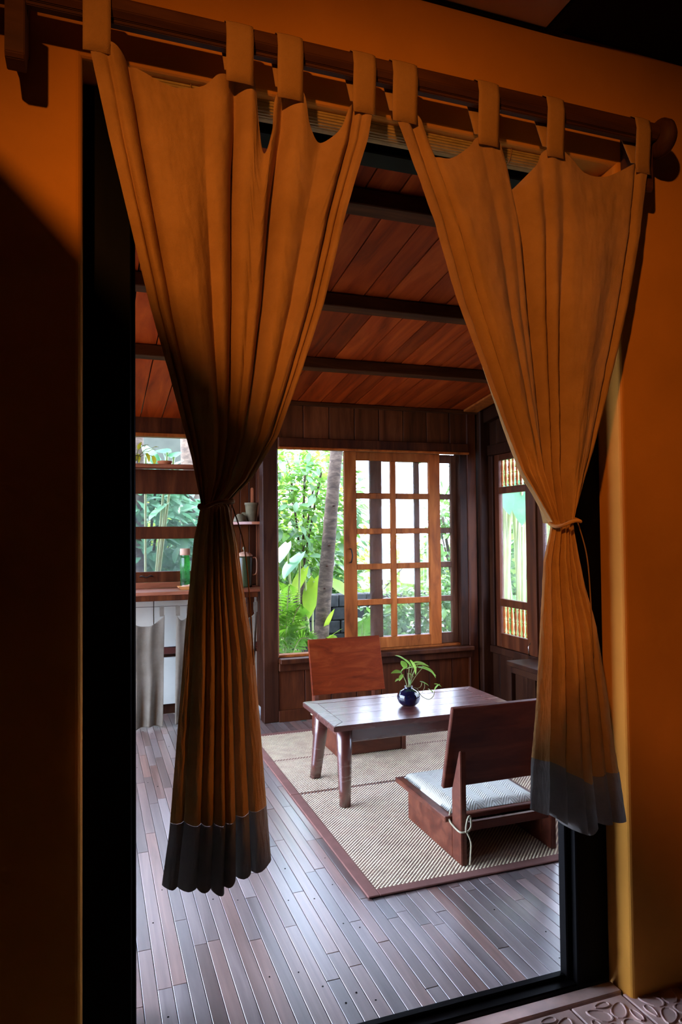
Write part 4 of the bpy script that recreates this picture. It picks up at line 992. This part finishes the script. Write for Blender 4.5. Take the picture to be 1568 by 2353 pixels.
def foliage(n, center, rad, size, rr, wid=0.26):
    vs = []; fs = []
    for _ in range(n):
        d = Vector((rr.gauss(0, 1), rr.gauss(0, 1), rr.gauss(0, 1))).normalized()*rr.uniform(0.45, 1.0)
        p = Vector((center[0]+d.x*rad[0], center[1]+d.y*rad[1], center[2]+d.z*rad[2]))
        dr = (Vector((d.x, d.y-0.6, d.z*0.4))+Vector((rr.uniform(-1, 1), rr.uniform(-1, 1), rr.uniform(-0.9, 0.6)))*0.8).normalized()
        sd_ = dr.cross(Vector((rr.uniform(-.4, .4), rr.uniform(-1, 0), 1))).normalized(); up = sd_.cross(dr)
        L_ = size*rr.uniform(0.6, 1.25); w_ = L_*wid; b = len(vs)
        vs += [p, p+dr*L_*0.35+sd_*w_+up*w_*0.25, p+dr*L_*0.5-up*L_*0.03, p+dr*L_*0.35-sd_*w_+up*w_*0.25, p+dr*L_*0.75+sd_*w_*0.6-up*L_*0.06, p+dr*L_*0.75-sd_*w_*0.6-up*L_*0.06, p+dr*L_-up*L_*0.16]
        fs += [(b, b+1, b+2), (b, b+2, b+3), (b+1, b+4, b+2), (b+2, b+5, b+3), (b+4, b+6, b+2), (b+2, b+6, b+5)]
    return mesh('foliage', vs, fs)
def shrub(name, label, loc, rad, nstuff, nleaf, size, mat, seed, wid=0.26, group='shrubs in the garden', mat2=None):
    rr = random.Random(seed); e = empty(name, (loc[0], loc[1], -0.33)); tag(e, label, 'shrub', group)
    for k_ in range(4):
        a = rr.uniform(0, 6.28); top = Vector((loc[0]+math.cos(a)*rad[0]*0.5, loc[1]+math.sin(a)*rad[1]*0.5, loc[2]+rad[2]*0.5))
        place('stem', tube(curve([(loc[0]+0.05*k_, loc[1], -0.34), (loc[0]+0.03*k_, loc[1], (loc[2]-0.3)/2), top], 5), [0.02]*6+[0.014]*5, 6), 'bark', e, True)
    o = place('foliage', foliage(nstuff, loc, rad, size, rr, wid), mat2 or mat, e); o['kind'] = 'stuff'
    ml = simple_leaf(size, size*wid, 4)
    for k_ in range(nleaf):
        d = Vector((rr.gauss(0, 1), -abs(rr.gauss(0, 1))-0.3, rr.gauss(0, 1))).normalized()*rr.uniform(0.85, 1.1)
        p = Vector((loc[0]+d.x*rad[0], loc[1]+d.y*rad[1], loc[2]+d.z*rad[2]))
        dr = (Vector((d.x, d.y*0.5, d.z*0.3))+Vector((rr.uniform(-1, 1), rr.uniform(-.6, .4), rr.uniform(-1.2, 0.5)))).normalized()
        put_leaf('leaf', ml, mat, e, p, dr, rr.uniform(-0.7, 0.7), rr.uniform(0.7, 1.3))
    return e
shrub('leafy_shrub', 'dense leafy shrub filling the upper open window', (2.33, 8.15, 1.78), (0.88, 0.45, 0.85), 1700, 190, 0.14, 'leaf_pale', 1, mat2='leaf_fresh')
shrub('leafy_shrub', 'mid green shrub low behind the leaning trunk', (2.85, 9.35, 0.9), (0.72, 0.28, 0.75), 1700, 60, 0.13, 'leaf_mid', 2)
shrub('leafy_shrub', 'bright lime shrub behind the leaning trunk top', (3.15, 10.6, 2.1), (0.8, 0.5, 1.1), 800, 40, 0.16, 'leaf_lime', 3)
shrub('leafy_shrub', 'low hedge seen through the lower sliding panes', (4.3, 8.1, 0.30), (1.3, 0.35, 0.62), 2600, 40, 0.12, 'leaf_mid', 4)
shrub('leafy_shrub', 'pale hedge seen through the middle sliding panes', (4.6, 11.5, 0.8), (2.0, 0.6, 0.7), 1400, 20, 0.16, 'leaf_lime', 5)
shrub('leafy_shrub', 'broad leaved bush behind the kitchen window panes', (0.5, 7.6, 1.55), (0.8, 0.5, 0.75), 1200, 80, 0.18, 'leaf_teal', 6, 0.3)
shrub('leafy_shrub', 'sunlit lime bush low behind the kitchen window', (0.7, 8.85, 1.1), (0.75, 0.3, 0.75), 900, 30, 0.13, 'leaf_lime', 7)
shrub('leafy_shrub', 'dense bush far behind the bamboo canes', (6.4, 9.2, 1.2), (1.1, 0.9, 1.5), 3000, 30, 0.2, 'leaf_fresh', 8)
shrub('leafy_shrub', 'far shrub left behind the kitchen window', (-1.2, 8.4, 1.6), (0.75, 0.5, 1.0), 1000, 20, 0.17, 'leaf_mid', 9)
shrub('leafy_shrub', 'tall far bush at the right edge of the sliding window', (5.6, 10.3, 1.2), (0.5, 0.4, 1.1), 800, 30, 0.15, 'leaf_mid', 10)
# leaning trunk
YT = 7.3
T_ = thing('tree_trunk', 'mottled brown tree trunk leaning past the open window', 'tree', at(735, 1480, YT))
cp_ = [at(x_, y_, YT) for x_, y_ in ((728, 1620), (738, 1470), (748, 1340), (757, 1230), (765, 1130), (777, 1000), (790, 850))]
base_r = 16.5*YT/F_*1.03
cc = curve(cp_, 8)
place('trunk', tube(cc, [base_r*(1.12-0.27*i/len(cc))*(1+0.03*math.sin(i*1.7)) for i in range(len(cc))], 18), 'bark', T_, True)
for (x_, y_, s_) in ((757, 1253, .02), (768, 1162, .02), (752, 1300, .016), (746, 1352, .014)):
    p_ = at(x_, y_, YT-base_r*0.95); place('knot', lathe([(0.003, 0), (s_*0.9, 0.002), (s_, 0.008), (s_*0.4, 0.016), (0.002, 0.018)], 10), 'dark_wood', T_, True, ).location = p_-T_.location
# large single leaves
def big_leaf_plant(label, pts, mat, Yd, name='taro_plant'):
    e = thing(name, label, 'plant', at(pts[0][0][0], 1560, Yd))
    for (b, t, wd) in pts:
        pb = at(*b, Yd); pt = at(*t, Yd-0.15); L_ = (pt-pb).length
        me_ = heart_leaf(L_, wd, 0.12, 0.10, 10); put_leaf('leaf', me_, mat, e, pb, pt-pb, 0.2)
        place('stalk', tube(curve([(e.location.x, Yd, -0.33), ((pb.x+e.location.x)/2, Yd+0.05, pb.z*0.5), pb], 6), 0.012, 6), 'stem_green', e, True)
    return e
big_leaf_plant('plant with broad pale teal leaves left in the open window', [((690, 1275), (648, 1325), 0.15), ((660, 1250), (640, 1290), 0.10)], 'leaf_teal', 7.0)
big_leaf_plant('plant with broad lime yellow leaves beside the trunk', [((722, 1335), (705, 1420), 0.14), ((765, 1335), (797, 1365), 0.12), ((700, 1310), (670, 1370), 0.12)], 'leaf_lime', 7.7)
big_leaf_plant('low bright plant at the foot of the trunk', [((752, 1470), (785, 1440), 0.06), ((755, 1462), (775, 1468), 0.06), ((748, 1445), (765, 1395), 0.05)], 'leaf_lime', 7.25, 'low_plant')
big_leaf_plant('banana leaves hanging behind the baluster window', [((1195, 1110), (1200, 1205), 0.14), ((1160, 1120), (1172, 1180), 0.10)], 'leaf_teal', 6.6, 'banana_plant')
big_leaf_plant('tall broad leaved plant behind the kitchen vent', [((335, 1030), (370, 1075), 0.09), ((385, 1040), (360, 1030), 0.08), ((400, 1050), (405, 1035), 0.08), ((380, 1160), (340, 1190), 0.10)], 'leaf_teal', 6.9, 'banana_plant')
# ferns
def fern(label, base, fronds, Yd, seed):
    rr = random.Random(seed); e = thing('fern', label, 'fern', (base.x, Yd, -0.33))
    lm = simple_leaf(0.13, 0.013, 3, 0.3, 0.1)
    for tip in fronds:
        tp = at(*tip, Yd-rr.uniform(0.05, 0.35)); mid = (base+tp)/2+Vector((0, 0, 0.18)); path = curve([base, mid, tp], 12)
        vs = []; fs = []
        fr = place('frond', tube(path, 0.006, 5), 'stem_green', e, True)
        for q in range(6, len(path)):
            tdir = (path[q]-path[q-1]).normalized()
            for sgn in (-1, 1):
                sd_ = tdir.cross(Vector((0, -1, 0.3))).normalized()*sgn; dr = (sd_*0.9+tdir*0.7+Vector((0, -0.1, -0.15))).normalized()
                ll = 0.17*math.sin(math.pi*(0.12+0.85*(q-5)/(len(path)-5))); n_ = dr.cross(tdir).normalized(); w_ = 0.012; b = len(vs); p = path[q]; wv = dr.cross(n_)*w_
                vs += [p-wv*0.4, p+dr*ll*0.4+wv, p+dr*ll+Vector((0, 0, -0.03)), p+dr*ll*0.4-wv]; fs += [(b, b+1, b+2, b+3)]
        o = link('frond_leaflets', mesh('fern', vs, fs), 'leaf_fern', e, (0, 0, 0)); o['kind'] = 'stuff'
    return e
fern('bright green fern at the lower left of the open window', at(655, 1560, 6.9), [(640, 1340), (665, 1345), (690, 1390), (640, 1420), (705, 1440), (672, 1400), (650, 1470), (718, 1470), (690, 1470), (640, 1380), (662, 1440)], 6.9, 1)
fern('grey-green fern seen through the lowest left pane', at(830, 1540, 7.6), [(850, 1415), (835, 1430), (870, 1425), (845, 1445)], 7.6, 2)
# bamboo clump behind the right windows
Bc = thing('bamboo_clump', 'clump of yellow-green bamboo canes behind the baluster window', 'bamboo', (5.0, 7.2, -0.35))
rr = random.Random(9)
for k_ in range(22):
    bx = 4.6+rr.uniform(-0.38, 0.62); by = 7.0+rr.uniform(-0.45, 0.45); r_ = rr.uniform(0.014, 0.036); lean = rr.uniform(-0.25, 0.25); pts_ = []; rad_ = []
    for q in range(31):
        z_ = -0.35+q*0.13; pts_.append((bx+lean*(q/30)**1.5, by, z_)); rad_.append(r_*(1.12 if q % 3 == 0 else 1.0))
    place('cane', tube(pts_, rad_, 10), 'bamboo_green', Bc, True)
o = place('foliage', foliage(700, (4.8, 7.4, 2.6), (1.2, 0.8, 0.9), 0.2, rr, 0.10), 'leaf_mid', Bc); o['kind'] = 'stuff'
# garden wall of stone blocks
GW = thing('stone_wall', 'low wall of dark grey stone blocks behind the trunk', 'wall', (2.9, 8.7, -0.3))
rr = random.Random(13)
for row in range(6):
    x_ = 2.0+(0.2 if row % 2 else 0)
    while x_ < 3.9:
        L_ = rr.uniform(0.35, 0.55); z_ = -0.33+row*0.17
        box('stone_block', (x_+0.006, 8.62+rr.uniform(-.02, .02), z_+0.004), (x_+L_-0.006, 8.80, z_+0.164), 'stone', GW, 0.012); x_ += L_
o = box('garden_wall', (-2.5, 9.6, -0.35), (1.93, 9.75, 2.85), 'outside_wall'); tag(o, 'pale plastered garden wall behind the kitchen bushes', 'wall', kind='structure')
# trunk seen through the kitchen panes
T2 = thing('palm_trunk', 'grey palm trunk seen through the left kitchen panes', 'tree', at(322, 1300, 7.2))
place('trunk', tube([at(320, 1500, 7.2), at(322, 1250, 7.2), at(318, 1000, 7.2), at(315, 800, 7.2)], [0.055, 0.052, 0.05, 0.05], 14), 'bark', T2, True)
T3 = thing('palm_trunk', 'dark tree trunk seen through the right kitchen panes', 'tree', at(440, 1300, 7.9))
place('trunk', tube([at(452, 1500, 7.9), at(440, 1200, 7.9), at(432, 950, 7.9)], [0.11, 0.10, 0.09], 14), 'bark', T3, True)
